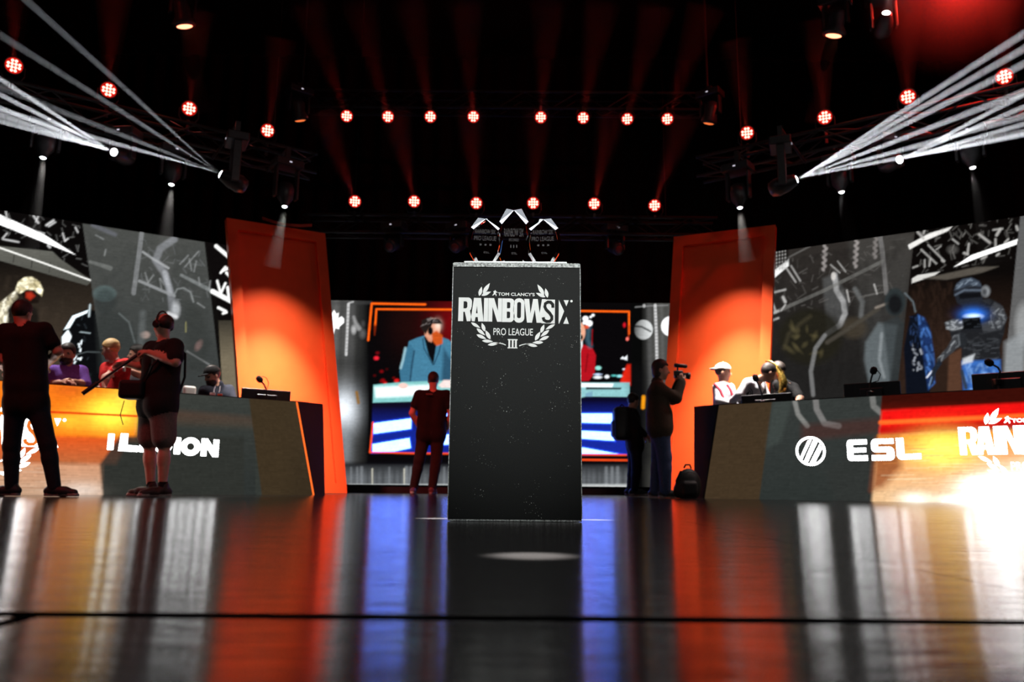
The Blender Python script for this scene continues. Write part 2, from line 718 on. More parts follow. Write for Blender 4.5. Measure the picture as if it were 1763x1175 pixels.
    def grain(self, amt, cell=1, stretch=(1, 1)):
        a = rng.normal(0, 1, (self.nv // (cell * stretch[1]) + 2, self.nu // (cell * stretch[0]) + 2))
        a = np.kron(a, np.ones((cell * stretch[1], cell * stretch[0])))[:self.nv, :self.nu]
        self.C *= np.clip(1 + amt * a, 0.2, 3)[..., None]

    def build(self, name, parent):
        n, m = self.nv, self.nu
        i = np.arange((n - 1) * (m - 1))
        r, c = i // (m - 1), i % (m - 1)
        q = np.stack([r * m + c, r * m + c + 1, (r + 1) * m + c + 1, (r + 1) * m + c], 1).astype(np.int32)
        me = bpy.data.meshes.new(name)
        V = (self.P.reshape(-1, 3) - root_loc(parent)).astype(np.float32)
        me.vertices.add(len(V))
        me.vertices.foreach_set('co', V.ravel())
        me.loops.add(q.size)
        me.loops.foreach_set('vertex_index', q.ravel())
        me.polygons.add(len(q))
        me.polygons.foreach_set('loop_start', np.arange(0, q.size, 4, dtype=np.int32))
        me.polygons.foreach_set('loop_total', np.full(len(q), 4, np.int32))
        me.update(calc_edges=True)
        at = me.color_attributes.new('picture', 'FLOAT_COLOR', 'POINT')
        rgba = np.ones((len(V), 4), np.float32)
        rgba[:, :3] = self.C.reshape(-1, 3)
        at.data.foreach_set('color', rgba.ravel())
        me.materials.append(led_material())
        o = bpy.data.objects.new(name, me)
        COL.objects.link(o)
        o.parent = parent
        return o


# ------------------------------------------------------------------ the setting: floor, drapes, ceiling
def floor_material():
    m = bpy.data.materials.new('dark_stage_laminate')
    m.use_nodes = True
    nt = m.node_tree
    b = nt.nodes['Principled BSDF']
    tc = nt.nodes.new('ShaderNodeTexCoord')
    mp = nt.nodes.new('ShaderNodeMapping')
    mp.inputs['Scale'].default_value = (1.0, 6.0, 1.0)
    nt.links.new(tc.outputs['Object'], mp.inputs['Vector'])
    n1 = nt.nodes.new('ShaderNodeTexNoise')
    n1.inputs['Scale'].default_value = 3.0
    n1.inputs['Detail'].default_value = 6
    nt.links.new(mp.outputs[0], n1.inputs['Vector'])
    r = nt.nodes.new('ShaderNodeMapRange')
    r.inputs['To Min'].default_value = 0.10
    r.inputs['To Max'].default_value = 0.17
    nt.links.new(n1.outputs['Fac'], r.inputs['Value'])
    nt.links.new(r.outputs[0], b.inputs['Roughness'])
    c = nt.nodes.new('ShaderNodeValToRGB')
    c.color_ramp.elements[0].color = (0.020, 0.017, 0.017, 1)
    c.color_ramp.elements[1].color = (0.034, 0.030, 0.030, 1)
    nt.links.new(n1.outputs['Fac'], c.inputs['Fac'])
    nt.links.new(c.outputs[0], b.inputs['Base Color'])
    b.inputs['Specular IOR Level'].default_value = 0.19
    # fine grain running across the boards and broad scuffs
    m2 = nt.nodes.new('ShaderNodeMapping')
    m2.inputs['Scale'].default_value = (1.2, 70.0, 1.0)
    nt.links.new(tc.outputs['Object'], m2.inputs['Vector'])
    n2 = nt.nodes.new('ShaderNodeTexNoise')
    n2.inputs['Scale'].default_value = 3.0
    n2.inputs['Detail'].default_value = 2
    nt.links.new(m2.outputs[0], n2.inputs['Vector'])
    n3 = nt.nodes.new('ShaderNodeTexNoise')
    n3.inputs['Scale'].default_value = 4.0
    nt.links.new(tc.outputs['Object'], n3.inputs['Vector'])
    b1 = nt.nodes.new('ShaderNodeBump')
    b1.inputs['Strength'].default_value = 0.10
    b1.inputs['Distance'].default_value = 0.01
    nt.links.new(n3.outputs['Fac'], b1.inputs['Height'])
    b2 = nt.nodes.new('ShaderNodeBump')
    b2.inputs['Strength'].default_value = 1.0
    b2.inputs['Distance'].default_value = 0.0006
    nt.links.new(n2.outputs['Fac'], b2.inputs['Height'])
    nt.links.new(b1.outputs['Normal'], b2.inputs['Normal'])
    nt.links.new(b2.outputs['Normal'], b.inputs['Normal'])
    return m


FLOORM = floor_material()
sub = MB().box((0, 6.2, -0.06), (9.9, 9.3, 0.03)).build('floor', BLACKM, origin=(0, 6.2, -0.03))
tag(sub, 'dark glossy laminate stage deck', kind='structure')
ys = [-3.0, 0.872]
while ys[-1] < 14.4:
    ys.append(ys[-1] + 2.44)
xs = [-0.505 + 2.44 * k for k in range(-4, 5)]
xs = [max(-9.8, x) for x in xs] + [9.8]
for j in range(len(ys) - 1):
    for i in range(len(xs) - 1):
        if j > 0:
            off = 1.22 if j % 2 else 0.0
        else:
            off = 0.0
        x0, x1 = xs[i] + off * (i > 0), xs[i + 1] + off * (i + 1 < len(xs) - 1)
        if x1 - x0 < 0.05:
            continue
        g = 0.0016
        y0 = ys[j] + (0.036 if j == 1 else g)
        y1 = min(ys[j + 1], 15.3) - g
        gx = 0.012 if j == 0 else g
        MB().box(((x0 + x1) / 2, (y0 + y1) / 2, -0.015), ((x1 - x0) / 2 - gx, (y1 - y0) / 2, 0.015)).build(
            'deck_panel', FLOORM, sub)

DRAPE = mat('black_drape', (0.012, 0.010, 0.010), 0.9, spec=0.1)


def drape(name, a, b, z1):
    a, b = np.asarray(a, float), np.asarray(b, float)
    L = np.linalg.norm(b - a)
    d = (b - a) / L
    nrm = np.array([-d[1], d[0], 0])
    n = int(L / 0.07)
    v, f = [], []
    for i in range(n + 1):
        p = a + d * L * i / n + nrm * 0.05 * math.sin(i * 1.1)
        v += [p, p + np.array([0, 0, z1])]
    for i in range(n):
        f.append((2 * i, 2 * i + 2, 2 * i + 3, 2 * i + 1))
    o = mesh_obj(name, v, f, DRAPE, smooth=True)
    return tag(o, 'black stage drape', kind='structure')


drape('wall_back', (-9.8, 15.4, -0.03), (9.8, 15.4, -0.03), 9.0)
drape('wall_left', (-9.75, -3, -0.03), (-9.75, 15.4, -0.03), 9.0)
drape('wall_right', (9.75, 15.4, -0.03), (9.75, -3, -0.03), 9.0)
tag(MB().box((0, 6.2, 9.05), (9.9, 9.3, 0.06)).build('ceiling', BLACKM, origin=(0, 6.2, 9.0)), 'black ceiling', kind='structure')

# ------------------------------------------------------------------ the big LED screens
Z3 = np.array([0, 0, 1.0])


def vplane(a, b):
    d = unit(np.array([b[0] - a[0], b[1] - a[1], 0]))
    n = np.array([d[1], -d[0], 0])
    if n[1] > 0:
        n = -n
    return d, n            # along, towards the camera


def led_wall(name, label, bl, br, tr, tl, step, thick=0.12):
    root = thing(name, ((bl[0] + br[0]) / 2, (bl[1] + br[1]) / 2, bl[2]), label, 'led screen')
    d, n = vplane(bl, br)
    pts = [np.asarray(p) - n * 0.012 for p in (bl, br, tr, tl)]
    MB().prism(pts, -n * thick).build('cabinet', BLACK, root)
    return root, Picture(bl, br, tr, tl, step)


# left screen: two points of its top edge give the line, H = 3.5 m
A = atz(0, 362, 3.5)
B = atz(395, 423, 3.5)
dL, nL = vplane(A, B)
tlp = A - dL * 1.9
trp = B + dL * 0.35
z0 = 0.62
LS_root, LS = led_wall('led_screen', 'tall slanted screen of grey pipes and steel behind the desk on the left',
                       [tlp[0], tlp[1], z0], [trp[0], trp[1], z0], trp, tlp, 0.0125)
S = LS
S.fill((16, 14, 13))
S.grad([(-400, 300), (165, 300), (165, 760), (-400, 760)], (14, 12, 11), (66, 56, 46), 440, 600)
S.poly([(0, 405), (0, 300), (150, 300), (160, 480)], (10, 8, 8), alpha=0.9)
S.poly([(-60, 350), (0, 370), (75, 404), (130, 439), (0, 387), (-60, 364)], (250, 250, 250), 2.0)
for (x0, y0, x1, y1, w) in [(5, 375, 17, 380, 6), (10, 362, 12, 378, 4), (58, 372, 66, 384, 5), (66, 372, 62, 382, 4), (80, 388, 92, 380, 6),
                            (95, 383, 84, 390, 4), (108, 402, 112, 415, 4), (112, 415, 117, 411, 4), (5, 412, 32, 417, 4),
                            (5, 410, 12, 402, 4), (45, 402, 44, 405, 4), (83, 423, 86, 426, 6), (130, 392, 134, 400, 4),
                            (18, 392, 40, 398, 3), (60, 398, 76, 402, 3)]:
    S.line([(x0, y0), (x1, y1)], w * 0.6, (225, 225, 225), 1.0, 0.9, 1.2)
S.grad([(-80, 405), (0, 424), (90, 433), (105, 447), (158, 484), (150, 492), (0, 449), (-80, 430)], (105, 105, 98), (80, 80, 74), 420, 490)
for x in (25, 56, 87):
    S.line([(x, 428 + x * 0.28), (x - 2, 445 + x * 0.28)], 1, (50, 50, 46), soft=1)
S.line([(-80, 406), (0, 427), (80, 455), (156, 483)], 2.6, (240, 240, 235), 1.3)
# anonymous lit figure behind the near cameraman
HLM = [(27, 500), (31, 486), (42, 478), (55, 477), (68, 486), (74, 500), (72, 510), (58, 500), (44, 500), (34, 506)]
S.poly(HLM, (205, 192, 150), 1.2, 1, 1.5)
S.dabs(HLM, 40, (250, 244, 215), 1.8, 0.9, 4, 7, 0.4)
S.dabs(HLM, 25, (110, 98, 66), 1.0, 0.7, 3, 6, 0.4)
S.poly([(38, 506), (46, 499), (60, 500), (70, 510), (66, 522), (42, 524)], (28, 20, 16), 1, 1, 1.5)
S.poly([(45, 504), (54, 503), (60, 510), (52, 517), (45, 512)], (190, 48, 26), 1.1, 0.9, 2.5)
S.poly([(0, 522), (28, 500), (30, 512), (16, 530), (18, 560), (0, 566), (-40, 600), (-60, 540)], (190, 180, 150), 1.2, 1, 2.5)
S.dabs([(0, 522), (28, 500), (30, 512), (16, 530), (18, 560), (0, 566), (-40, 600), (-60, 540)], 60, (252, 246, 225), 1.8, 0.95, 6, 9, 2.2)
S.dabs([(0, 522), (28, 500), (30, 512), (16, 530), (18, 560), (0, 566)], 30, (60, 54, 42), 1.0, 0.85, 3, 9, 0.9)
S.dabs([(20, 506), (34, 500), (36, 520), (18, 530)], 16, (30, 26, 22), 1.0, 0.9, 3, 7, 0.6)
S.poly([(12, 532), (30, 520), (66, 532), (70, 620), (14, 640)], (30, 26, 22), 1, 1, 3)
# anonymous dark figure with a pale rim
S.poly([(108, 570), (122, 545), (150, 532), (185, 540), (200, 600), (200, 720), (108, 720)], (12, 13, 15), 1, 1, 1.5)
S.poly([(110, 568), (125, 544), (152, 534), (150, 539), (130, 548), (120, 565)], (225, 240, 245), 1.8)
S.poly([(107, 580), (117, 568), (123, 580), (114, 602), (107, 600)], (235, 245, 250), 1.8, 1, 1.2)
S.line([(155, 525), (153, 545)], 3, (190, 205, 210), 1.2)
S.line([(138, 572), (155, 574)], 2, (160, 175, 180))
for k in range(9):
    x, y = 126 + rng.random() * 14, 592 + rng.random() * 34
    S.line([(x, y), (x + rng.normal(0, 5), y + rng.normal(0, 4))], 2.6, (230, 240, 245), 1.4)
S.line([(128, 612), (150, 606), (172, 607)], 1.5, (90, 98, 100))
S.dabs([(112, 560), (150, 540), (160, 700), (112, 700)], 40, (70, 80, 88), 1.0, 0.5, 2, 6, 1.2)
S.dabs([(0, 350), (150, 372), (158, 470), (60, 430), (0, 400)], 70, (150, 150, 148), 1.0, 0.5, 1.6, 9, 0.6, 0.9)
S.dabs([(-300, 450), (110, 480), (110, 700), (-300, 700)], 160, (80, 68, 56), 1.0, 0.25, 5, 26, 1.5, 0.25, 4)
# translucent grey sheet
S.grad([(142, 385), (352, 417), (392, 760), (196, 760)], (84, 86, 83), (66, 70, 69), 420, 640, alpha=0.82)
S.oval(180, 506, 20, 14, (98, 118, 118), 1, 0.55, 2)
S.oval(181, 520, 19, 22, (44, 50, 50), 1, 0.5, 4)
S.poly([(165, 545), (205, 535), (232, 570), (238, 640), (170, 640)], (48, 52, 51), 1, 0.55, 5)
S.line([(205, 540), (222, 555), (232, 590)], 2, (130, 138, 138), 1, 0.6, 1.5)
S.line([(244, 402), (239, 440), (230, 505)], 8, (150, 152, 154), 1, 0.65)
S.line([(300, 412), (276, 428), (268, 448), (284, 472), (294, 505), (297, 535)], 12, (165, 168, 174), 1, 0.5, 2)
S.line([(284, 470), (293, 505)], 8, (205, 208, 214), 1, 0.6, 2.5)
S.line([(246, 434), (262, 445), (290, 462)], 4, (185, 188, 190), 1, 0.7)
S.line([(240, 484), (300, 510)], 5, (165, 168, 170), 1, 0.7)
S.line([(312, 474), (366, 502)], 5, (150, 155, 155), 1, 0.6, 1.0, 7)
S.line([(155, 451), (190, 462)], 5, (140, 143, 140), 1, 0.5, 1, 8)
S.line([(160, 388), (198, 404)], 7, (120, 122, 132), 1, 0.5, 2)
for (x0, y0, x1, y1) in [(255, 487, 250, 470), (255, 487, 264, 474), (278, 497, 275, 480), (310, 455, 324, 440), (318, 460, 342, 433),
                         (338, 450, 334, 468), (344, 490, 342, 478), (276, 480, 282, 490), (165, 405, 178, 412), (180, 440, 182, 430),
                         (340, 522, 352, 530), (360, 500, 362, 484), (326, 446, 330, 466)]:
    S.line([(x0, y0), (x1, y1)], 2.2, (165, 168, 168), 1, 0.6, 1.2)
S.line([(300, 508), (305, 498), (316, 496), (328, 503), (333, 520)], 2.5, (170, 175, 175), 1, 0.6, 1.2)
S.oval(303, 533, 7, 14, (205, 208, 212), 1.0, 0.7, 3)
S.line([(290, 540), (303, 546)], 6, (235, 235, 238), 1.2, 0.8, 2)
S.oval(250, 577, 8, 6, (190, 165, 155), 1, 0.7, 2)
S.line([(246, 540), (243, 590)], 11, (110, 115, 115), 1, 0.5, 3)
S.oval(342, 595, 5, 9, (170, 135, 130), 1, 0.7, 2.5, 0.5)
S.line([(322, 605), (360, 628)], 3, (140, 142, 142), 1, 0.7)
S.line([(320, 555), (320, 572)], 2, (190, 185, 120), 1, 0.6)
S.poly([(320, 520), (350, 540), (362, 590), (350, 640), (322, 640)], (50, 53, 50), 1, 0.4, 6)
S.dabs([(150, 400), (345, 425), (372, 640), (185, 640)], 150, (50, 53, 51), 1.0, 0.35, 6, 30, 0.25, 0.7, 5)
S.dabs([(240, 410), (350, 425), (365, 520), (240, 520)], 60, (150, 154, 156), 1.0, 0.35, 1.5, 12, 0.5, 0.9)
S.dabs([(380, 560), (410, 560), (410, 690), (388, 690)], 40, (80, 72, 58), 1.0, 0.4, 3, 12, 1.5, 0.4, 2)
# steel and concrete beside the orange panel
S.poly([(353, 410), (420, 410), (420, 555), (378, 555), (366, 480)], (14, 11, 11), 1, 0.95)
for (x0, y0, x1, y1, w) in [(372, 424, 398, 446, 8), (384, 466, 398, 460, 6), (380, 470, 388, 460, 5), (366, 502, 402, 521, 10), (374, 484, 380, 506, 5),
                            (388, 488, 380, 506, 5), (392, 495, 394, 512, 6), (376, 530, 388, 536, 6), (390, 470, 396, 476, 6), (384, 540, 390, 538, 5)]:
    S.line([(x0, y0), (x1, y1)], w * 0.8, (238, 238, 236), 1.4, 0.95)
S.grad([(376, 552), (420, 552), (430, 760), (388, 760)], (58, 54, 46), (122, 112, 92), 552, 620)
S.grain(0.035, 1, (8, 1))
S.grain(0.03, 2)
S.build('picture', LS_root)

# right screen
A = atz(1325, 435, 3.5)
B = atz(1763, 372, 3.5)
dR, nR = vplane(A, B)
tlp = A - dR * 0.35
trp = B + dR * 1.9
RS_root, RS = led_wall('led_screen', 'tall slanted screen with hanging chains and a blue glow behind the desk on the right',
                       [tlp[0], tlp[1], z0], [trp[0], trp[1], z0], trp, tlp, 0.0125)
S = RS
S.fill((14, 11, 10))
# translucent sheet with chains and hoses
S.grad([(1280, 400), (1577, 400), (1538, 760), (1270, 760)], (48, 44, 41), (34, 33, 32), 430, 640)
S.grad([(1460, 400), (1577, 400), (1548, 640), (1490, 640)], (70, 68, 65), (58, 58, 57), 420, 620, alpha=0.7, soft=8)
S.poly([(1416, 480), (1440, 470), (1462, 520), (1455, 560), (1424, 575)], (95, 96, 96), 1, 0.55, 3)
for (cx, top, bot) in [(1421, 424, 466), (1475, 414, 462), (1508, 408, 448)]:
    y = top
    k = 0
    while y < bot:
        S.oval(cx - (y - top) * 0.06 + (1.5 if k % 2 else -1.5), y, 2.6, 3.6, (175, 168, 165), 1, 0.75 if cx != 1508 else 0.4, 1.2, 0.6 if k % 2 else -0.6)
        y += 5
        k += 1
S.line([(1437, 474), (1440, 500), (1452, 520), (1455, 540), (1446, 560), (1424, 575)], 9, (172, 172, 172), 1, 0.85, 1.5)
S.oval(1435, 476, 4, 7, (220, 215, 210), 1.0, 0.9, 1.2)
S.line([(1472, 498), (1485, 520), (1482, 545)], 8, (120, 122, 122), 1, 0.6, 2)
S.line([(1515, 405), (1520, 440), (1526, 505)], 8, (135, 133, 132), 1, 0.6)
S.line([(1330, 540), (1420, 500), (1520, 450)], 6, (125, 124, 120), 1, 0.55)
S.line([(1345, 450), (1395, 424)], 3, (120, 118, 115), 1, 0.5)
S.line([(1480, 512), (1525, 502)], 3, (120, 118, 115), 1, 0.5)
S.poly([(1325, 472), (1358, 446), (1358, 458), (1325, 486)], (230, 230, 228), 1.3)
S.poly([(1320, 430), (1358, 425), (1358, 450), (1320, 470)], (10, 8, 8), 1, 0.6, 2)
for i in range(5):
    for j in range(6):
        S.oval(1332 + i * 5, 436 + j * 6 - i, 1.1, 1.6, (190, 188, 185), 1, 0.8, 0.8)
for (x0, y0, x1, y1, w) in [(1362, 458, 1378, 484, 3), (1354, 462, 1370, 486, 3), (1327, 505, 1352, 499, 4), (1330, 522, 1336, 538, 4), (1348, 512, 1352, 520, 6),
                            (1328, 540, 1340, 536, 5), (1345, 535, 1352, 525, 3), (1340, 548, 1330, 552, 4), (1458, 500, 1462, 520, 3), (1505, 490, 1510, 506, 3),
                            (1430, 456, 1446, 470, 2), (1442, 450, 1456, 468, 2)]:
    S.line([(x0, y0), (x1, y1)], w * 0.8, (205, 203, 200), 1, 0.8, 1.2)
S.dabs([(1330, 450), (1560, 410), (1540, 660), (1330, 680)], 200, (24, 22, 21), 1.0, 0.45, 7, 30, 1.4, 0.6, 5)
S.dabs([(1330, 450), (1560, 410), (1550, 520), (1330, 540)], 110, (130, 126, 122), 1.0, 0.35, 1.6, 14, -0.5, 0.9)
# crouched shapes in camouflage tones
S.oval(1395, 580, 55, 48, (34, 32, 24), 1, 0.9, 6)
S.line([(1350, 600), (1358, 575), (1380, 556), (1395, 545)], 4, (96, 88, 66), 1, 0.35, 4)
S.oval(1470, 565, 22, 18, (70, 62, 50), 1, 0.7, 5)
S.line([(1424, 590), (1470, 560), (1512, 532)], 7, (75, 70, 62), 1, 0.8, 2)
S.line([(1508, 530), (1530, 522)], 4, (150, 140, 130), 1, 0.8, 1.5)
for k in range(14):
    S.oval(1355 + rng.random() * 60, 560 + rng.random() * 50, 5 + rng.random() * 5, 2 + rng.random() * 2, (96, 88, 60), 1, 0.4, 2, rng.random() * 3)
S.line([(1400, 680), (1396, 640), (1404, 600), (1420, 578)], 7, (150, 150, 150), 1, 0.55, 1.5)
S.poly([(1490, 590), (1512, 556), (1545, 560), (1530, 680), (1500, 680), (1488, 620)], (120, 130, 134), 1, 0.55, 3)
S.line([(1518, 575), (1514, 620), (1522, 650)], 5, (165, 172, 175), 1, 0.5, 2)
# anonymous hooded shape
S.oval(1541, 520, 18, 24, (44, 52, 54), 1, 0.9, 2)
S.oval(1541, 524, 12, 17, (22, 22, 24), 1, 0.95, 3)
S.poly([(1520, 556), (1545, 545), (1560, 560), (1552, 680), (1535, 680)], (50, 56, 58), 1, 0.7, 3)
# dark steel hall
S.grad([(1577, 380), (1757, 350), (1722, 760), (1535, 760)], (12, 9, 8), (46, 32, 25), 470, 600)
S.poly([(1563, 422), (1600, 402), (1640, 390), (1632, 398), (1590, 416), (1566, 430)], (228, 226, 222), 1.2)
S.poly([(1642, 460), (1672, 440), (1752, 412), (1750, 421), (1690, 442)], (248, 248, 246), 1.8)
S.poly([(1570, 480), (1580, 474), (1618, 468), (1610, 474), (1570, 488)], (215, 213, 208), 1.1)
S.poly([(1590, 480), (1680, 460), (1720, 459), (1690, 470), (1630, 482)], (92, 86, 78), 1, 0.9, 1.5)
for (x0, y0, x1, y1, w) in [(1580, 400, 1590, 410, 5), (1592, 396, 1590, 402, 4), (1586, 430, 1612, 454, 3), (1598, 422, 1626, 450, 3), (1592, 448, 1592, 460, 3),
                            (1602, 446, 1600, 458, 3), (1668, 420, 1666, 436, 4), (1660, 436, 1666, 438, 5), (1686, 404, 1704, 418, 5), (1716, 405, 1722, 395, 6), (1714, 412, 1714, 424, 4),
                            (1730, 418, 1736, 412, 4), (1690, 446, 1698, 442, 4), (1716, 440, 1720, 437, 4), (1640, 412, 1650, 420, 3), (1710, 396, 1726, 394, 3),
                            (1622, 448, 1624, 450, 5), (1750, 390, 1752, 396, 5), (1612, 430, 1620, 424, 2), (1572, 461, 1580, 458, 3)]:
    S.line([(x0, y0), (x1, y1)], w * 0.8, (190, 188, 184), 1.0, 0.85, 1.3)
S.oval(1640, 430, 9, 7, (90, 88, 85), 1, 0.7, 3)
S.dabs([(1580, 400), (1750, 370), (1742, 445), (1575, 475)], 110, (150, 147, 142), 1.0, 0.5, 1.8, 12, -0.6, 0.9)
S.dabs([(1570, 490), (1640, 480), (1640, 670), (1550, 670)], 90, (70, 50, 40), 1.0, 0.35, 4, 20, 1.5, 0.3, 3)
# anonymous half figure in a blue coat
S.poly([(1567, 545), (1580, 540), (1600, 560), (1606, 600), (1608, 640), (1600, 680), (1560, 680), (1556, 600)], (14, 18, 28), 1, 1, 1.5)
S.line([(1558, 505), (1572, 520), (1576, 537)], 2.5, (110, 122, 128), 1, 0.8, 1.2)
COAT = [(1580, 542), (1592, 548), (1602, 572), (1608, 610), (1610, 660), (1598, 672), (1592, 630), (1584, 580)]
S.poly(COAT, (30, 52, 100), 1, 0.95, 2)
S.dabs(COAT, 40, (84, 138, 220), 1.1, 0.8, 3.5, 14, 1.4, 0.3, 2)
S.dabs(COAT, 30, (12, 18, 34), 1.0, 0.8, 2.5, 10, 1.0, 0.6, 1.5)
S.dabs([(1570, 590), (1588, 590), (1590, 640), (1572, 640)], 16, (205, 212, 225), 1.0, 0.7, 3, 6, 1.0, 0.8)
S.dabs([(1566, 545), (1584, 545), (1580, 600), (1566, 600)], 20, (50, 74, 120), 1.0, 0.6, 2.5, 9, 1.4, 0.4)
S.line([(1596, 650), (1604, 640)], 3, (225, 230, 240), 1.2, 0.8)
# anonymous padded figure with a glowing box
S.poly([(1634, 612), (1655, 600), (1656, 690), (1630, 690)], (92, 62, 46), 1, 0.85, 2)
BODY = [(1634, 566), (1644, 548), (1656, 534), (1660, 520), (1704, 514), (1722, 524), (1732, 546), (1729, 572), (1721, 600), (1724, 628), (1655, 630), (1656, 600), (1640, 590)]
S.poly(BODY, (33, 34, 37), 1, 1, 1.2)
S.dabs(BODY, 90, (62, 64, 68), 1, 0.6, 2.2, 9, 0.2, 0.6)
S.dabs([(1660, 585), (1720, 580), (1722, 625), (1658, 628)], 40, (92, 96, 102), 1, 0.6, 1.6, 12, 0.0, 0.15)
S.poly([(1656, 622), (1722, 620), (1726, 700), (1660, 700)], (60, 112, 195), 1.0, 0.95, 2.5)
S.dabs([(1660, 626), (1722, 624), (1724, 690), (1662, 690)], 30, (150, 195, 245), 1.2, 0.7, 4, 14, 1.2, 0.5, 2.5)
S.dabs([(1660, 626), (1722, 624), (1724, 690), (1662, 690)], 30, (20, 40, 84), 1.0, 0.7, 4, 14, 1.4, 0.5, 2.5)
# sleeves
SL1 = [(1712, 520), (1726, 528), (1734, 548), (1724, 568), (1694, 574), (1688, 558), (1706, 552), (1704, 532)]
S.poly(SL1, (66, 68, 72), 1, 1, 1.5)
S.dabs(SL1, 26, (150, 155, 160), 1.0, 0.7, 3, 8, 0.3, 0.8)
S.dabs(SL1, 30, (34, 36, 40), 1, 0.8, 2.5, 8, 0.6, 0.6)
SL2 = [(1627, 556), (1640, 550), (1658, 552), (1660, 566), (1640, 570), (1629, 566)]
S.poly(SL2, (84, 87, 91), 1, 1, 1.5)
S.dabs(SL2, 20, (205, 210, 215), 1.1, 0.8, 2.5, 7, 0.1, 0.5)
SL3 = [(1642, 578), (1654, 574), (1652, 596), (1634, 612), (1616, 628), (1612, 620), (1630, 600)]
S.poly(SL3, (60, 62, 66), 1, 1, 1.5)
S.dabs(SL3, 30, (170, 175, 180), 1.0, 0.7, 2.5, 9, 2.3, 0.3)
S.poly([(1618, 618), (1606, 634), (1599, 662), (1604, 664), (1612, 640), (1622, 626)], (34, 40, 50), 1, 1, 1.2)
S.line([(1604, 650), (1600, 664)], 2.5, (120, 150, 190), 1, 0.8)
# head under a padded helmet, no features
S.poly([(1642, 505), (1646, 490), (1656, 481), (1672, 478), (1686, 484), (1692, 496), (1692, 516), (1684, 528), (1662, 530), (1648, 522)], (36, 39, 46), 1, 1, 1.2)
S.poly([(1650, 506), (1690, 503), (1690, 512), (1652, 515)], (14, 14, 17), 1, 0.9, 1.5)
S.poly([(1643, 500), (1647, 489), (1657, 481), (1672, 478), (1686, 485), (1690, 494), (1668, 491), (1650, 499)], (66, 76, 90), 1, 0.95, 1.5)
S.dabs([(1644, 498), (1648, 488), (1670, 480), (1688, 490), (1668, 494)], 16, (150, 165, 180), 1.1, 0.7, 2.5, 12, -0.2, 0.3)
S.line([(1645, 508), (1660, 500), (1688, 500)], 3, (104, 116, 132), 1, 0.8, 1.5)
S.oval(1697, 502, 7, 9, (150, 154, 158), 1, 0.9, 2.5)
S.oval(1695, 503, 4, 6, (60, 62, 66), 1, 0.9, 2)
# glow and box
S.glow(1676, 542, 22, 12, (50, 130, 255), 1.4, 0.95)
S.oval(1676, 545, 11, 3.5, (205, 230, 255), 1.8, 0.95, 3)
S.poly([(1656, 548), (1688, 546), (1690, 566), (1658, 568)], (12, 13, 15), 1, 1, 1.2)
S.dabs([(1656, 548), (1688, 546), (1690, 566), (1658, 568)], 10, (60, 66, 74), 1, 0.7, 1.5, 10, 0.0, 0.1)
S.oval(1655, 586, 9, 13, (40, 43, 47), 1, 0.8, 2)
S.line([(1650, 578), (1652, 594)], 2, (120, 125, 130), 1, 0.7, 1.5)
S.poly([(1658, 618), (1678, 610), (1674, 624), (1656, 628)], (215, 220, 225), 1.1, 0.8, 2)
S.line([(1656, 640), (1663, 668)], 6, (50, 58, 68), 1, 0.95, 1.5)
# pale sheet at the frame edge
S.poly([(1757, 370), (1990, 330), (1990, 690), (1724, 690)], (112, 112, 112), 1, 0.75, 1.0)
S.oval(1764, 560, 16, 36, (170, 172, 172), 1, 0.7, 5)
S.poly([(1730, 590), (1763, 570), (1763, 690), (1728, 690)], (160, 165, 168), 1, 0.7, 5)
S.poly([(1790, 470), (1850, 430), (1900, 500), (1890, 690), (1800, 690)], (60, 60, 60), 1, 0.7, 8)
S.grain(0.035, 1, (8, 1))
S.grain(0.03, 2)
S.build('picture', RS_root)

# screen at the back of the stage
YB = 13.25
TLb, TRb = aty(500, 517, YB), aty(1262, 528, YB)
ztop = 3.22
BSb = 0.13
bl, br = [TLb[0], YB, BSb], [TRb[0], YB, BSb]
BS_root, BS = led_wall('led_screen', 'wide screen with orange corner lines and two presenters behind the plinth', bl, br,
                       [TRb[0], YB, ztop], [TLb[0], YB, ztop], 0.0135)
MB().box(((TLb[0] + TRb[0]) / 2, YB + 0.03, 0.05), ((TRb[0] - TLb[0]) / 2, 0.1, 0.05)).build('base_rail', BLACK, BS_root)
S = BS
S.fill((10, 8, 9))
# drapes, left
S.grad([(480, 500), (640, 500), (640, 850), (480, 850)], (86, 86, 84), (8, 8, 9), 585, 634, horiz=True)
for x, w, c in [(576, 8, 112), (586, 5, 60), (604, 10, 92), (617, 5, 40), (596, 4, 100)]:
    S.line([(x + 3, 505), (x - 2, 690)], w, (c, c, c), 1, 0.5, 3)
S.poly([(560, 612), (640, 612), (640, 640), (560, 640)], (20, 20, 22), 1, 0.4, 14)
S.glow(592, 706, 26, 38, (225, 232, 240), 1.6, 0.95)
S.glow(595, 770, 14, 60, (150, 158, 165), 1, 0.6)
S.poly([(566, 520), (640, 518), (640, 524), (566, 526)], (70, 70, 70), 1, 0.5, 2)
leaf = [(575, 534), (579, 541), (583, 539), (582, 549), (588, 545), (592, 549), (592, 556), (584, 563), (584, 567), (577, 565), (574.5, 575), (572, 575), (572, 564), (560, 566),
        (556, 560), (554, 548), (564, 548), (564, 540), (571, 541)]
S.poly(leaf, (248, 248, 248), 1.8)
S.line([(601, 522), (608, 520)], 2.5, (190, 190, 190))
S.line([(600, 524), (598, 570), (596, 611)], 4.5, (215, 215, 215), 1, 0.9)
for k in range(13):
    S.line([(596, 530 + k * 6.3), (603, 530 + k * 6.3)], 1.2, (90, 90, 90), 1, 0.6)
S.line([(609, 546), (612, 556), (618, 566)], 4, (165, 165, 165), 1, 0.8, 2, 8)
S.oval(609, 568, 4, 7, (200, 200, 200), 1, 0.8, 2)
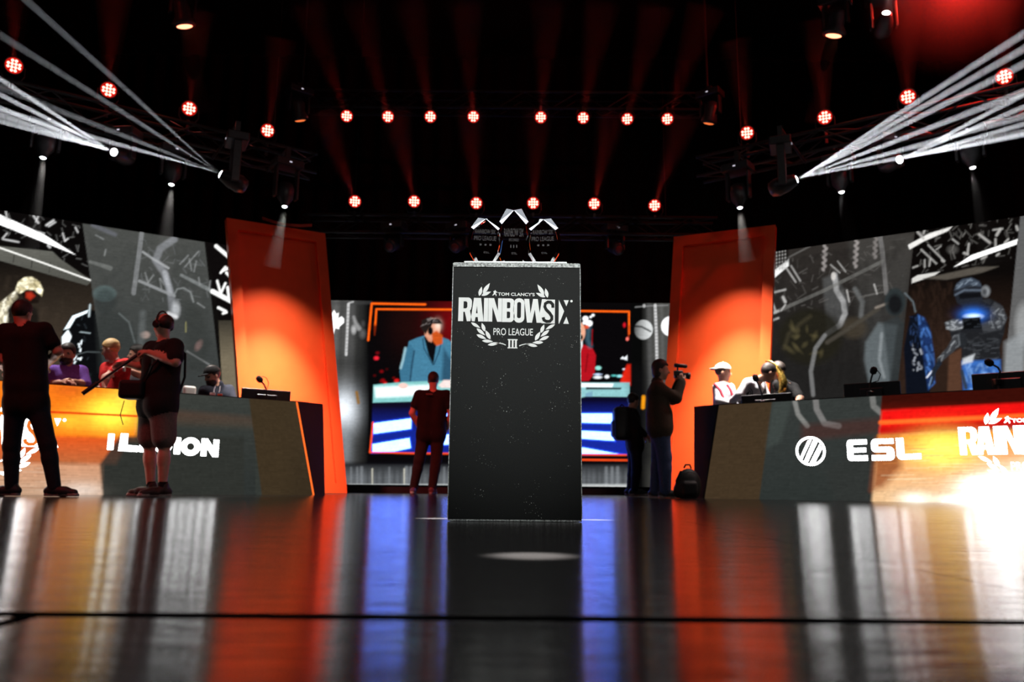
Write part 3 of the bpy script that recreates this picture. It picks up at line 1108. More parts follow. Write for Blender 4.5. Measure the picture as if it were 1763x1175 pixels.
S.oval(624, 575, 5, 7, (110, 110, 110), 1, 0.7, 3)
S.oval(625, 558, 3, 5, (80, 80, 80), 1, 0.7, 2)
S.line([(614, 676), (617, 694)], 5, (150, 105, 30), 1, 0.9, 1.5)
# video picture
S.poly([(636, 525), (1086, 530), (1086, 800), (634, 800)], (9, 7, 9), 1, 1, 1)
S.glow(790, 560, 60, 60, (120, 10, 14), 1.1, 0.95)
S.glow(700, 560, 40, 60, (34, 12, 10), 1, 0.7)
OR = (255, 100, 20)
S.line([(732, 524.5), (640, 523), (634, 586)], 3.6, OR, 1.15)
S.line([(1083, 575), (1083, 537), (881, 534), (648, 532.5), (646, 560)], 3.2, OR, 1.15)
S.line([(646, 560), (645, 577)], 3.0, (170, 50, 10), 1.0, 0.8, 1.5, 1.0)
S.line([(1083, 562), (1082, 585)], 3.0, (200, 60, 20), 1.0, 0.8, 1.5, 1.0)
for (x, y, r, c) in [(648, 617, 4, (255, 40, 60)), (650, 608, 3, (120, 10, 20)), (657, 640, 3, (130, 8, 14)), (645, 647, 2, (90, 6, 10)), (659, 656, 4, (150, 8, 14)),
                     (663, 660, 3, (220, 20, 20)), (656, 657, 2, (110, 6, 10)), (683, 656, 4, (235, 30, 30)), (678, 651, 2, (120, 10, 10)), (666, 636, 2, (70, 5, 8))]:
    S.oval(x, y, r, r * 0.8, c, 1.1, 0.9, 1.5)
# presenter in a blue jacket
JK, JD = (70, 128, 158), (30, 58, 82)
S.poly([(704, 588), (718, 582), (738, 576), (745, 575), (772, 585), (790, 600), (800, 660), (690, 662), (700, 610)], JK, 1.05, 1, 1)
S.poly([(690, 658), (688, 640), (696, 605), (706, 592), (712, 600), (706, 640), (702, 662)], (62, 118, 148), 1, 1, 1)
S.line([(713, 605), (709, 630), (706, 656)], 3, JD, 1, 0.9, 1.5)
S.poly([(730, 580), (740, 578), (752, 588), (746, 628), (738, 612)], (12, 12, 16), 1, 1, 1)
S.line([(745, 628), (730, 600), (728, 584)], 2, JD, 1, 0.8)
S.line([(747, 628), (756, 606), (760, 586)], 2, JD, 1, 0.8)
S.line([(698, 600), (694, 620), (690, 634)], 4, (170, 215, 228), 1, 0.8, 1.5)
S.poly([(764, 600), (790, 640), (790, 660), (760, 658)], JD, 1, 0.7, 3)
S.poly([(731, 578), (731, 562), (745, 562), (748, 578), (743, 590), (738, 588)], (222, 150, 120), 1, 1, 1)
S.oval(744, 566, 14, 18, (228, 160, 130), 1.1, 1, 1)
S.glow(754, 560, 7, 10, (255, 236, 218), 1.15, 0.75)
S.poly([(743, 574), (752, 570), (762, 578), (762, 592), (752, 596), (745, 588)], (205, 85, 30), 1.1, 1, 1.5)
S.poly([(725, 566), (726, 552), (736, 547), (756, 550), (762, 558), (744, 558), (738, 566), (733, 576)], (36, 28, 26), 1, 1, 1)
S.dabs([(724, 562), (728, 548), (745, 546), (760, 552), (745, 556)], 14, (190, 178, 175), 1, 0.8, 1.8, 7, -0.4, 0.5)
S.line([(740, 566), (744, 552)], 3, (20, 20, 22), 1, 1)
S.oval(741, 570, 4.5, 7, (12, 12, 14), 1, 1, 1)
# desk in the picture
S.poly([(643, 663), (695, 658), (790, 655), (1000, 658), (1000, 688), (790, 690), (642, 694)], (140, 212, 210), 1.0, 1, 1)
S.poly([(646, 668), (740, 664), (735, 680), (648, 684)], (250, 255, 255), 1.5, 1, 4)
S.oval(694, 665, 8, 5, (250, 200, 190), 1.2, 1, 1.5)
S.poly([(755, 664), (764, 655), (790, 655), (790, 668), (760, 668)], (248, 220, 215), 1.2, 1, 2)
# presenter in red, right of the plinth
S.poly([(950, 640), (956, 612), (980, 598), (1006, 594), (1020, 600), (1026, 612), (1024, 642), (1014, 656), (980, 658)], (178, 18, 30), 1.1, 1, 1)
S.line([(1012, 610), (1008, 640)], 2.5, (110, 8, 16), 1, 0.7, 1.5)
S.poly([(985, 605), (1003, 585), (1003, 596), (998, 608)], (235, 235, 240), 1.1, 1, 1)
S.oval(997, 572, 11, 17, (235, 170, 140), 1.1, 1, 1)
S.line([(1014, 560), (1012, 585), (1016, 596)], 8, (70, 105, 122), 1, 0.7, 3)
for (x, y, r) in [(1008, 549, 5), (1014, 557, 6), (1021, 543, 2.5), (1017, 546, 2), (1006, 556, 3)]:
    S.oval(x, y, r, r * 0.9, (250, 252, 255), 1.4, 1, 1)
S.oval(1010, 563, 4, 3, (235, 80, 30), 1.1, 0.9, 1.5)
S.line([(1020, 568), (1019, 595)], 2, (160, 12, 22), 1, 0.8)
S.oval(1000, 581, 3.5, 4.5, (10, 10, 12), 1, 1, 1)
for (x, y, rx, ry, c) in [(1030, 634, 5, 3.5, (150, 225, 215)), (1029, 645, 6, 1.6, (200, 220, 255)), (1029, 650, 7, 2.6, (245, 250, 255)), (1045, 649, 4, 3, (245, 250, 255)),
                          (1057, 647, 4, 1.5, (90, 200, 195)), (1067, 648, 5, 2.4, (150, 230, 235)), (1075, 560, 2.5, 4, (200, 20, 36)), (1080, 584, 2.5, 3, (255, 120, 110)),
                          (1074, 636, 2, 1.4, (230, 240, 255))]:
    S.oval(x, y, rx, ry, c, 1.2, 0.95, 1.0)
S.poly([(1068, 618), (1072, 614), (1075, 616), (1080, 612), (1080, 621), (1074, 619)], (235, 240, 245), 1.2)
S.poly([(1074, 640), (1080, 628), (1086, 628), (1086, 664), (1068, 658)], (235, 40, 20), 1.1, 0.95, 2)
S.poly([(985, 659), (1084, 659), (1084, 684), (1009, 683), (985, 690)], (150, 208, 212), 1.0, 1, 1)
S.poly([(985, 660), (1056, 661), (1054, 667), (985, 667)], (245, 252, 255), 1.4, 1, 1.5)
S.poly([(1009, 667), (1070, 668), (1069, 671), (1009, 671)], (14, 20, 24), 1, 1, 1)
S.poly([(1008, 678), (1020, 674), (1020, 684), (1008, 684)], (110, 150, 190), 1, 0.6, 1.5)
# striped desk front
S.grad([(641, 694), (790, 690), (990, 690), (990, 784), (790, 782), (640, 780)], (16, 12, 34), (22, 40, 150), 700, 745)
S.grad([(985, 690), (1009, 684), (1084, 684), (1082, 784), (985, 784)], (12, 10, 40), (24, 42, 160), 690, 730)
WB = (0.95, 2.0, 10.0)


def stripe(pts):
    a = np.clip(0.5 - S.sd(pts) / 5.0, 0, 1)[..., None]
    S.C = S.C * (1 - a) + np.array([0.02, 0.10, 1.3]) * a
    a = np.clip(0.5 - (S.sd(pts) + 1.5) / 1.6, 0, 1)[..., None]
    S.C = S.C * (1 - a) + np.array(WB) * a


for pts in ([(642, 728), (710, 719), (709, 740), (642, 749)], [(640, 764), (706, 753), (709, 773), (680, 779), (640, 780)],
            [(768, 711), (860, 704), (860, 726), (762, 734)], [(760, 748), (860, 740), (860, 762), (757, 768)],
            [(905, 705), (985, 711), (1059, 711), (1055, 731), (985, 729), (905, 724)], [(905, 734), (985, 740), (1056, 743), (1060, 761), (985, 756), (905, 752)], [(905, 763), (1006, 770), (1078, 783), (905, 783)]):
    stripe(pts)
S.line([(642, 728), (637, 779)], 3.2, (255, 80, 40), 1.1)
S.line([(637, 779), (709, 781), (990, 783)], 2.8, (255, 80, 30), 1.1)
S.line([(985, 783), (1078, 784)], 2.8, (255, 80, 30), 1.1)
S.line([(905, 791), (985, 792), (1080, 793)], 3.2, (255, 80, 30), 1.1)
# grey curtain foot of the picture
S.grad([(590, 797), (1160, 797), (1160, 850), (590, 850)], (12, 11, 16), (100, 104, 108), 798, 822, alpha=0.95, soft=4)
for k in range(60):
    x = 592 + k * 9.4 + rng.random() * 5
    S.line([(x, 806), (x, 850)], 2 + rng.random() * 4, (150, 155, 160) if rng.random() > 0.5 else (52, 54, 56), 1, 0.5, 2)
for x in (641, 696, 751):
    S.line([(x, 808), (x, 850)], 2.2, (225, 222, 205), 1, 0.8, 1.2)
S.grad([(600, 834), (1090, 834), (1090, 852), (600, 852)], (200, 205, 205), (250, 250, 248), 836, 842, alpha=0.85, soft=1.5)
# drapes, ball and chain, right
S.grad([(1087, 520), (1270, 520), (1270, 850), (1087, 850)], (8, 8, 8), (82, 82, 78), 1104, 1136, horiz=True)
S.poly([(1087, 632), (1270, 632), (1270, 800), (1087, 800)], (16, 16, 18), 1, 0.55, 14)
for x, w, c in [(1119, 9, 105), (1141, 4, 110), (1112, 4, 45), (1148, 6, 70)]:
    S.line([(x - 2, 526), (x + 2, 690)], w, (c, c, c), 1, 0.5, 3)
S.line([(1094, 529), (1120, 527), (1150, 526)], 2, (150, 150, 150), 1, 0.7)
S.oval(1109, 527, 2.5, 3, (200, 200, 200), 1, 0.8)
S.line([(1128, 526), (1130, 575), (1131, 620)], 5, (215, 215, 215), 1, 0.9)
for k in range(15):
    S.line([(1125, 531 + k * 6), (1134, 531 + k * 6)], 1.3, (100, 100, 100), 1, 0.7)
S.grad([(1108 + 16 * math.cos(t * 0.2618), 568 + 17 * math.sin(t * 0.2618)) for t in range(24)], (34, 34, 34), (225, 228, 228), 1090, 1118, horiz=True)
S.line([(1093, 562), (1105, 563), (1120, 571)], 3, (16, 16, 16), 1, 0.9, 1)
S.oval(1154, 562, 16, 17, (245, 245, 245), 1.3)
S.line([(1108, 684), (1107, 702)], 6, (235, 150, 20), 1.2, 1, 1.5)
S.grain(0.035, 1, (8, 1))
S.grain(0.03, 2)
S.build('picture', BS_root)
for x in (TLb[0] + 0.4, 0, TRb[0] - 0.4):
    MB().box((x, YB + 0.22, 1.6), (0.04, 0.04, 1.6)).build('rear_post', BLACK, BS_root)
for rt, bl_, br_ in ((LS_root, LS.P[0, 0], LS.P[0, -1]), (RS_root, RS.P[0, 0], RS.P[0, -1])):
    d, n = vplane(bl_, br_)
    for t in (0.06, 0.5, 0.94):
        p = lerp(bl_, br_, t) - n * 0.09
        MB().box((p[0], p[1], z0 / 2), (0.05, 0.05, z0 / 2), [d, n, Z3]).build('support_post', BLACK, rt)


# ------------------------------------------------------------------ orange framed panels
ORANGE = mat('glossy_orange_red_paint', (0.92, 0.085, 0.016), 0.5, vary=0.05, scale=4, spec=0.2)


def orange_panel(label, tl, tr, bl, br):
    """corners of a leaning parallelogram; raised frame round a recessed field"""
    C = [np.asarray(p, float) for p in (bl, br, tr, tl)]
    d, n = vplane(bl, br)
    root = thing('stage_panel', ((bl[0] + br[0]) / 2, (bl[1] + br[1]) / 2, 0), label, 'panel', 'orange framed stage panels')
    mid = sum(C) / 4
    U, V = unit(C[1] - C[0]), unit(C[3] - C[0])
    w = 0.145
    ins = [C[0] + U * w + V * w, C[1] - U * w + V * w, C[2] - U * w - V * w, C[3] + U * w - V * w]
    for name, a, b, c, e in (('frame_rail', C[0], C[1], ins[1], ins[0]), ('frame_stile', C[1], C[2], ins[2], ins[1]),
                             ('frame_rail', C[2], C[3], ins[3], ins[2]), ('frame_stile', C[3], C[0], ins[0], ins[3])):
        MB().prism([a, b, c, e], -n * 0.16).build(name, ORANGE, root)
    MB().prism([p - n * 0.09 for p in ins], -n * 0.03).build('recessed_field', ORANGE, root)
    MB().prism([lerp(C[k], mid, 0.03) - n * 0.165 for k in range(4)], -n * 0.02).build('backing', BLACKM, root)
    return n


PH = 3.8
a, b = atz(390, 375, PH), atz(560, 402, PH)
dP, nP = vplane(a, b)
brp = atplane(598, 850, a, nP)
brp[2] = 0.005
blp = brp + (a - b) * np.array([1, 1, 0])
nPL = orange_panel('orange framed panel beside the desk with men on the left', a, b, blp, brp)
PL_mid = (a + b + blp + brp) / 4
a, b = atz(1160, 408, PH), atz(1335, 387, PH)
dP, nP = vplane(a, b)
blp = atplane(1134, 853, a, nP)
blp[2] = 0.005
brp = blp + (b - a) * np.array([1, 1, 0])
nPR = orange_panel('orange framed panel behind the cameraman in the brown jacket', a, b, blp, brp)
PR_mid = (a + b + blp + brp) / 4

# ------------------------------------------------------------------ lettering shared by plinth and desks
WHITE_PRINT = mat('white_vinyl_print', (0.86, 0.87, 0.86), 0.5, vary=0.03)
LED_WHITE = emit('lit_white_led', (1.0, 1.0, 1.0), 6.0)
LED_ORANGE = emit('orange_led_strip', (1.0, 0.14, 0.02), 1.4)


def arc(cx, cy, rx, ry, a0, a1, n=8):
    return [(cx + rx * math.cos(math.radians(a0 + (a1 - a0) * i / n)), cy + ry * math.sin(math.radians(a0 + (a1 - a0) * i / n))) for i in range(n + 1)]


def rrect(x0, y0, x1, y1, r, n=5):
    return (arc(x1 - r, y0 + r, r, r, -90, 0, n) + arc(x1 - r, y1 - r, r, r, 0, 90, n) +
            arc(x0 + r, y1 - r, r, r, 90, 180, n) + arc(x0 + r, y0 + r, r, r, 180, 270, n))


def ribbon(pts, w):
    P = [np.array(p, float) for p in pts]
    L, R = [], []
    for i in range(len(P)):
        d = unit(P[min(i + 1, len(P) - 1)] - P[max(i - 1, 0)])
        nn = np.array([-d[1], d[0]])
        L.append(tuple(P[i] + nn * w / 2))
        R.append(tuple(P[i] - nn * w / 2))
    return L + R[::-1]


def leaf2(x0, y0, x1, y1, w):
    a, b = np.array([x0, y0], float), np.array([x1, y1], float)
    d = b - a
    nn = np.array([-d[1], d[0]]) / np.linalg.norm(d)
    out = []
    for i in range(9):
        t = i / 8
        out.append(tuple(a + d * t + nn * w / 2 * math.sin(math.pi * t ** 0.85)))
    for i in range(7, 0, -1):
        t = i / 8
        out.append(tuple(a + d * t - nn * w / 2 * math.sin(math.pi * t ** 0.85)))
    return out


def league_logo(parent, O, U, V, k, white, dark, thick=0.002, small=True):
    """drawn on a 1763-wide sheet, y down; O is the sheet point (805, 400)"""
    U2, V2 = U * k, -V * k

    def put(name, loops, m=white, proud=0.0):
        lp = [[(x - 805, y - 400) for x, y in L] for L in loops]
        # plate grows towards the viewer: U x -V points away, so flip the plane's second axis
        flip = [[(x, -y) for x, y in L] for L in lp]
        return flat_shape(name, flip, O, U * k, V * k, m, parent, thick, proud)

    put('letter', [[(190, 218), (295, 218)] + arc(295, 265, 45, 47, -90, 0, 5) + [(340, 325)] + arc(312, 330, 24, 36, 0, 70, 4) +
                   [(345, 490), (288, 490), (262, 382), (246, 382), (246, 490), (190, 490)],
                   [(246, 262), (276, 262), (289, 276), (289, 328), (276, 343), (246, 343)]])
    put('letter', [[(362, 220), (442, 220), (475, 490), (416, 490), (409, 440), (384, 440), (377, 490), (328, 490)], [(388, 398), (397, 310), (406, 398)]])
    put('letter', [[(476, 220), (524, 220), (524, 490), (476, 490)]])
    put('letter', [[(527, 220), (588, 220), (634, 365), (634, 220), (678, 220), (678, 490), (628, 490), (572, 320), (572, 490), (527, 490)]])
    put('letter', [[(681, 220), (775, 220)] + arc(775, 270, 45, 50, -90, 40, 6) + [(806, 352)] + arc(775, 425, 47, 67, -45, 90, 7) + [(681, 492)],
                   [(735, 263), (762, 263), (772, 273), (772, 325), (762, 334), (735, 334)],
                   [(735, 372), (762, 372), (772, 382), (772, 438), (762, 448), (735, 448)]])
    put('letter', [rrect(812, 216, 932, 497, 56), rrect(849, 260, 893, 446, 20)])
    put('letter', [[(928, 222), (984, 222), (1000, 390), (1028, 222), (1080, 222), (1103, 385), (1128, 222), (1172, 222), (1126, 495), (1070, 495), (1048, 345),
                    (1018, 495), (962, 495)]])
    # negative letters: a white block with the shapes left open
    sline = [(1252, 318), (1250, 282), (1226, 256), (1196, 254), (1166, 274), (1160, 310), (1178, 345), (1216, 382), (1240, 420), (1240, 452), (1218, 476),
             (1180, 478), (1152, 462), (1142, 432)]
    put('letter_block', [[(1172, 226), (1274, 226), (1274, 500), (1124, 500), (1126, 495)]])
    put('letter_gap', [ribbon(sline, 34)], dark, thick * 1.15)
    put('letter_wedge', [[(1317, 226), (1378, 358), (1324, 500), (1317, 500)]])
    put('letter_wedge', [[(1372, 229), (1430, 229), (1403, 300)]])
    put('letter_wedge', [[(1369, 501), (1431, 501), (1404, 420)]])
    put('dot', [arc(1460, 240, 14, 14, 0, 337, 15)])
    text_shape('lettering', 'PRO LEAGUE', 588 - 805, 1030 - 805, 400 - 643, 400 - 563, O, U * k, V * k, white, parent, thick, 0, 0.004)
    text_shape('lettering', "TOM CLANCY'S", 630 - 805, 1045 - 805, 400 - 189, 400 - 152, O, U * k, V * k, white, parent, thick, 0, 0.02)
    put('emblem', [[(566, 188), (582, 165), (584, 150), (577, 146), (580, 138), (590, 138), (594, 128), (604, 128), (606, 138), (626, 150), (624, 156), (608, 153),
                    (606, 166), (616, 178), (614, 194), (606, 194), (604, 180), (596, 174), (576, 190)]])
    for x in (752, 790, 826):
        put('numeral_bar', [[(x - 2, 686), (x + 34, 686), (x + 34, 698), (x + 26, 700), (x + 26, 777), (x + 34, 780), (x + 34, 791), (x - 2, 791), (x - 2, 780), (x + 6, 777),
                             (x + 6, 700), (x - 2, 698)]])
    leaves = [(420, 198, 446, 88, 40), (460, 168, 536, 46, 44), (445, 192, 552, 145, 38),
              (335, 503, 442, 566, 34), (492, 604, 456, 506, 40), (400, 570, 497, 648, 38), (556, 692, 498, 588, 42), (400, 640, 512, 690, 38), (464, 710, 586, 716, 36),
              (528, 757, 660, 730, 36)]
    for (x0, y0, x1, y1, w) in leaves:
        put('laurel_leaf', [leaf2(x0, y0, x1, y1, w)])
        put('laurel_leaf', [leaf2(1611 - x0, y0 + 6, 1611 - x1, y1 + 6, w)])
    put('laurel_stem', [ribbon([(620, 738), (660, 733), (700, 742), (730, 755)], 10)])
    put('laurel_stem', [ribbon([(991, 743), (951, 738), (911, 748), (880, 761)], 10)])


# ------------------------------------------------------------------ plinth
def plinth_material():
    m = bpy.data.materials.new('black_speckled_board')
    m.use_nodes = True
    nt = m.node_tree
    b = nt.nodes['Principled BSDF']
    b.inputs['Roughness'].default_value = 0.6
    b.inputs['Specular IOR Level'].default_value = 0.15
    tc = nt.nodes.new('ShaderNodeTexCoord')
    vo = nt.nodes.new('ShaderNodeTexVoronoi')
    vo.voronoi_dimensions = '2D'
    vo.inputs['Scale'].default_value = 70
    vo.inputs['Randomness'].default_value = 1
    sx = nt.nodes.new('ShaderNodeSeparateXYZ')
    cx = nt.nodes.new('ShaderNodeCombineXYZ')
    nt.links.new(tc.outputs['Object'], sx.inputs[0])
    nt.links.new(sx.outputs[0], cx.inputs[0])
    nt.links.new(sx.outputs[2], cx.inputs[1])
    nt.links.new(cx.outputs[0], vo.inputs['Vector'])
    nz = nt.nodes.new('ShaderNodeTexNoise')
    nz.inputs['Scale'].default_value = 22
    nt.links.new(tc.outputs['Object'], nz.inputs['Vector'])
    th = nt.nodes.new('ShaderNodeMapRange')
    th.inputs['From Min'].default_value = 0.56
    th.inputs['From Max'].default_value = 0.75
    th.inputs['To Min'].default_value = 0.0
    th.inputs['To Max'].default_value = 0.11
    nt.links.new(nz.outputs['Fac'], th.inputs['Value'])
    lt = nt.nodes.new('ShaderNodeMath')
    lt.operation = 'LESS_THAN'
    nt.links.new(vo.outputs['Distance'], lt.inputs[0])
    nt.links.new(th.outputs[0], lt.inputs[1])
    fine = nt.nodes.new('ShaderNodeTexNoise')
    fine.inputs['Scale'].default_value = 420
    fine.inputs['Detail'].default_value = 3
    nt.links.new(tc.outputs['Object'], fine.inputs['Vector'])
    rp = nt.nodes.new('ShaderNodeValToRGB')
    rp.color_ramp.elements[0].position = 0.35
    rp.color_ramp.elements[1].position = 0.75
    rp.color_ramp.elements[0].color = (0.007, 0.0074, 0.0072, 1)
    rp.color_ramp.elements[1].color = (0.019, 0.0205, 0.020, 1)
    nt.links.new(fine.outputs['Fac'], rp.inputs['Fac'])
    mx = nt.nodes.new('ShaderNodeMix')
    mx.data_type = 'RGBA'
    nt.links.new(lt.outputs[0], mx.inputs['Factor'])
    nt.links.new(rp.outputs['Color'], mx.inputs['A'])
    mx.inputs['B'].default_value = (0.45, 0.46, 0.42, 1)
    nt.links.new(mx.outputs['Result'], b.inputs['Base Color'])
    bp = nt.nodes.new('ShaderNodeBump')
    bp.inputs['Strength'].default_value = 0.25
    bp.inputs['Distance'].default_value = 0.002
    nt.links.new(fine.outputs['Fac'], bp.inputs['Height'])
    nt.links.new(bp.outputs['Normal'], b.inputs['Normal'])
    return m


PLM = plinth_material()
PX0, PX1, PY, PZ = -0.2445, 0.2775, 3.175, 1.038
pcx = (PX0 + PX1) / 2
plinth = thing('trophy_plinth', (pcx, PY + 0.25, 0), 'tall black speckled plinth with a white laurel logo, mid stage', 'plinth')
MB().box((pcx, PY + 0.25, PZ / 2 + 0.003), ((PX1 - PX0) / 2, 0.25, PZ / 2 - 0.003), bevel=0.002).build('body', PLM, plinth)
ACRYLIC = mat('worn_clear_edging', (0.34, 0.36, 0.35), 0.35, vary=0.9, scale=140, bump=0.3)
for name, c, hf in (('edge_strip', (pcx, PY - 0.002, PZ - 0.006), ((PX1 - PX0) / 2 + 0.001, 0.0015, 0.0075)),
                    ('edge_strip', (PX0 - 0.0005, PY - 0.001, PZ / 2), (0.0016, 0.0015, PZ / 2 - 0.012)),
                    ('edge_strip', (PX1 + 0.0005, PY - 0.001, PZ / 2), (0.0016, 0.0015, PZ / 2 - 0.012)),
                    ('edge_strip', (pcx, PY - 0.001, 0.005), ((PX1 - PX0) / 2, 0.0015, 0.003))):
    MB().box(c, hf).build(name, ACRYLIC, plinth)
MB().box((pcx, PY + 0.25, PZ + 0.003), ((PX1 - PX0) / 2 - 0.002, 0.248, 0.003)).build('top_sheet', ACRYLIC, plinth)
lc = aty(760 + 805 / 6.526, 480 + 400 / 6.526, PY)
lk = (np.linalg.norm(aty(990, 540, PY) - aty(790, 540, PY)) / 200) / 6.526
league_logo(plinth, np.array([lc[0], PY - 0.0005, lc[2]]), np.array([math.cos(-0.008), 0, math.sin(-0.008)]) * 1.0, np.array([0.008, 0, 1.0]), lk, WHITE_PRINT, PLM, 0.0014)

# display tray and trophies
ZT = PZ + 0.006
TRAY = mat('white_card', (0.85, 0.87, 0.88), 0.4, vary=0.03)
tray = MB().box((pcx - 0.005, PY + 0.115, ZT + 0.005), (0.213, 0.105, 0.004), bevel=0.002).build('display_tray', TRAY, origin=(pcx - 0.005, PY + 0.115, ZT))
tag(tray, 'thin white tray on the plinth top under the crystal trophies', 'tray')


def glass():
    m = bpy.data.materials.new('crystal')
    m.use_nodes = True
    b = m.node_tree.nodes['Principled BSDF']
    b.inputs['Transmission Weight'].default_value = 1.0
    b.inputs['Roughness'].default_value = 0.0
    b.inputs['IOR'].default_value = 1.52
    nt = m.node_tree
    nz = nt.nodes.new('ShaderNodeTexNoise')
    nz.inputs['Scale'].default_value = 12
    rp = nt.nodes.new('ShaderNodeValToRGB')
    rp.color_ramp.elements[0].color = (0.93, 0.97, 0.98, 1)
    rp.color_ramp.elements[1].color = (0.98, 0.99, 1.0, 1)
    nt.links.new(nz.outputs['Fac'], rp.inputs['Fac'])
    nt.links.new(rp.outputs['Color'], b.inputs['Base Color'])
    return m


CRYSTAL = glass()
ETCH = mat('frosted_engraving', (0.045, 0.04, 0.042), 0.7, vary=0.2)


def trophy(label, cx, cy, w, hgt, yaw, lines):
    """faceted crystal: nine-sided outline, bevelled front and back, flat foot"""
    zb = ZT + 0.0095
    root = thing('crystal_trophy', (cx, cy, zb), label, 'trophy', 'crystal trophies')
    c, s = math.cos(yaw), math.sin(yaw)
    ux, uy = np.array([c, s, 0]), np.array([-s, c, 0])
    out = [(-0.27, 0.0), (-0.44, 0.22), (-0.5, 0.52), (-0.42, 0.78), (-0.22, 1.0), (0.22, 1.0), (0.42, 0.78), (0.5, 0.52), (0.44, 0.22), (0.27, 0.0)]
    inn = [(-0.20, 0.02), (-0.36, 0.22), (-0.41, 0.50), (-0.35, 0.715), (0.0, 0.955), (0.35, 0.715), (0.41, 0.50), (0.36, 0.22), (0.20, 0.02)]
    T = 0.052
    base = np.array([cx, cy, zb])

    def P(x, z, y):
        return base + ux * x * w + np.array([0, 0, 1]) * z * hgt + uy * y
    v = [P(x, z, -T * 0.2) for x, z in out] + [P(x, z, T * 0.2) for x, z in out]
    v += [P(x, z, -T * 0.5) for x, z in inn] + [P(x, z, T * 0.5) for x, z in inn]
    no, ni = len(out), len(inn)
    f = [(k, (k + 1) % no, no + (k + 1) % no, no + k) for k in range(no)]
    # match inner loop: outline points 4 and 5 share the inner apex 4
    m = [0, 1, 2, 3, 4, 4, 5, 6, 7, 8]
    a0, b0 = 2 * no, 2 * no + ni
    for k in range(no):
        k2 = (k + 1) % no
        if m[k] == m[k2]:
            f.append((k2, k, a0 + m[k]))
            f.append((no + k, no + k2, b0 + m[k]))
        elif k == 3:
            f += [(k2, k, a0 + m[k2]), (k, a0 + m[k], a0 + m[k2]), (no + k, no + k2, b0 + m[k2]), (no + k, b0 + m[k2], b0 + m[k])]
        elif k == 5:
            f += [(k2, k, a0 + m[k]), (k2, a0 + m[k], a0 + m[k2]), (no + k, no + k2, b0 + m[k]), (no + k2, b0 + m[k2], b0 + m[k])]
        else:
            f.append((k2, k, a0 + m[k], a0 + m[k2]))
            f.append((no + k, no + k2, b0 + m[k2], b0 + m[k]))
    f.append(tuple(a0 + k for k in range(ni)))
    f.append(tuple(b0 + k for k in range(ni - 1, -1, -1)))
    f = [tuple(reversed(q)) for q in f]
    mesh_obj('crystal_block', v, f, CRYSTAL, root)
    O = P(0, 0, -T * 0.5 - 0.0006)
    for s_, x0, x1, z0_, z1_ in lines:
        text_shape('engraving', s_, x0 * w, x1 * w, z0_ * hgt, z1_ * hgt, O, ux, np.array([0, 0, 1.0]), ETCH, root, 0.0003, 0.0, 0.0)
    return root


L3 = [('RAINBOW SIX', -0.28, 0.28, 0.50, 0.64), ('PRO LEAGUE', -0.14, 0.14, 0.42, 0.47), ('III', -0.10, 0.10, 0.31, 0.36), ('ESL', -0.06, 0.10, 0.20, 0.235)]
L2 = [('RAINBOW SIX', -0.30, 0.28, 0.62, 0.72), ('PRO LEAGUE', -0.33, 0.30, 0.47, 0.57), ('III', -0.17, 0.17, 0.36, 0.40), ('ESL', -0.05, 0.12, 0.19, 0.23)]
YT1, YT2 = PY + 0.115, PY + 0.052
q = aty(885, 361, YT1)
trophy('tallest crystal trophy, standing between the two shorter ones', q[0], YT1, 0.148, q[2] - ZT - 0.0095, 0.0, L3)
q = aty(836, 377, YT2)
trophy('shorter crystal trophy on the left side of the tray', q[0], YT2, 0.146, q[2] - ZT - 0.0095, 0.10, L2)
q = aty(936, 378, YT2)
trophy('shorter crystal trophy on the right side of the tray', q[0], YT2, 0.146, q[2] - ZT - 0.0095, -0.10, L2)

# ------------------------------------------------------------------ LED desks
DH = 1.15


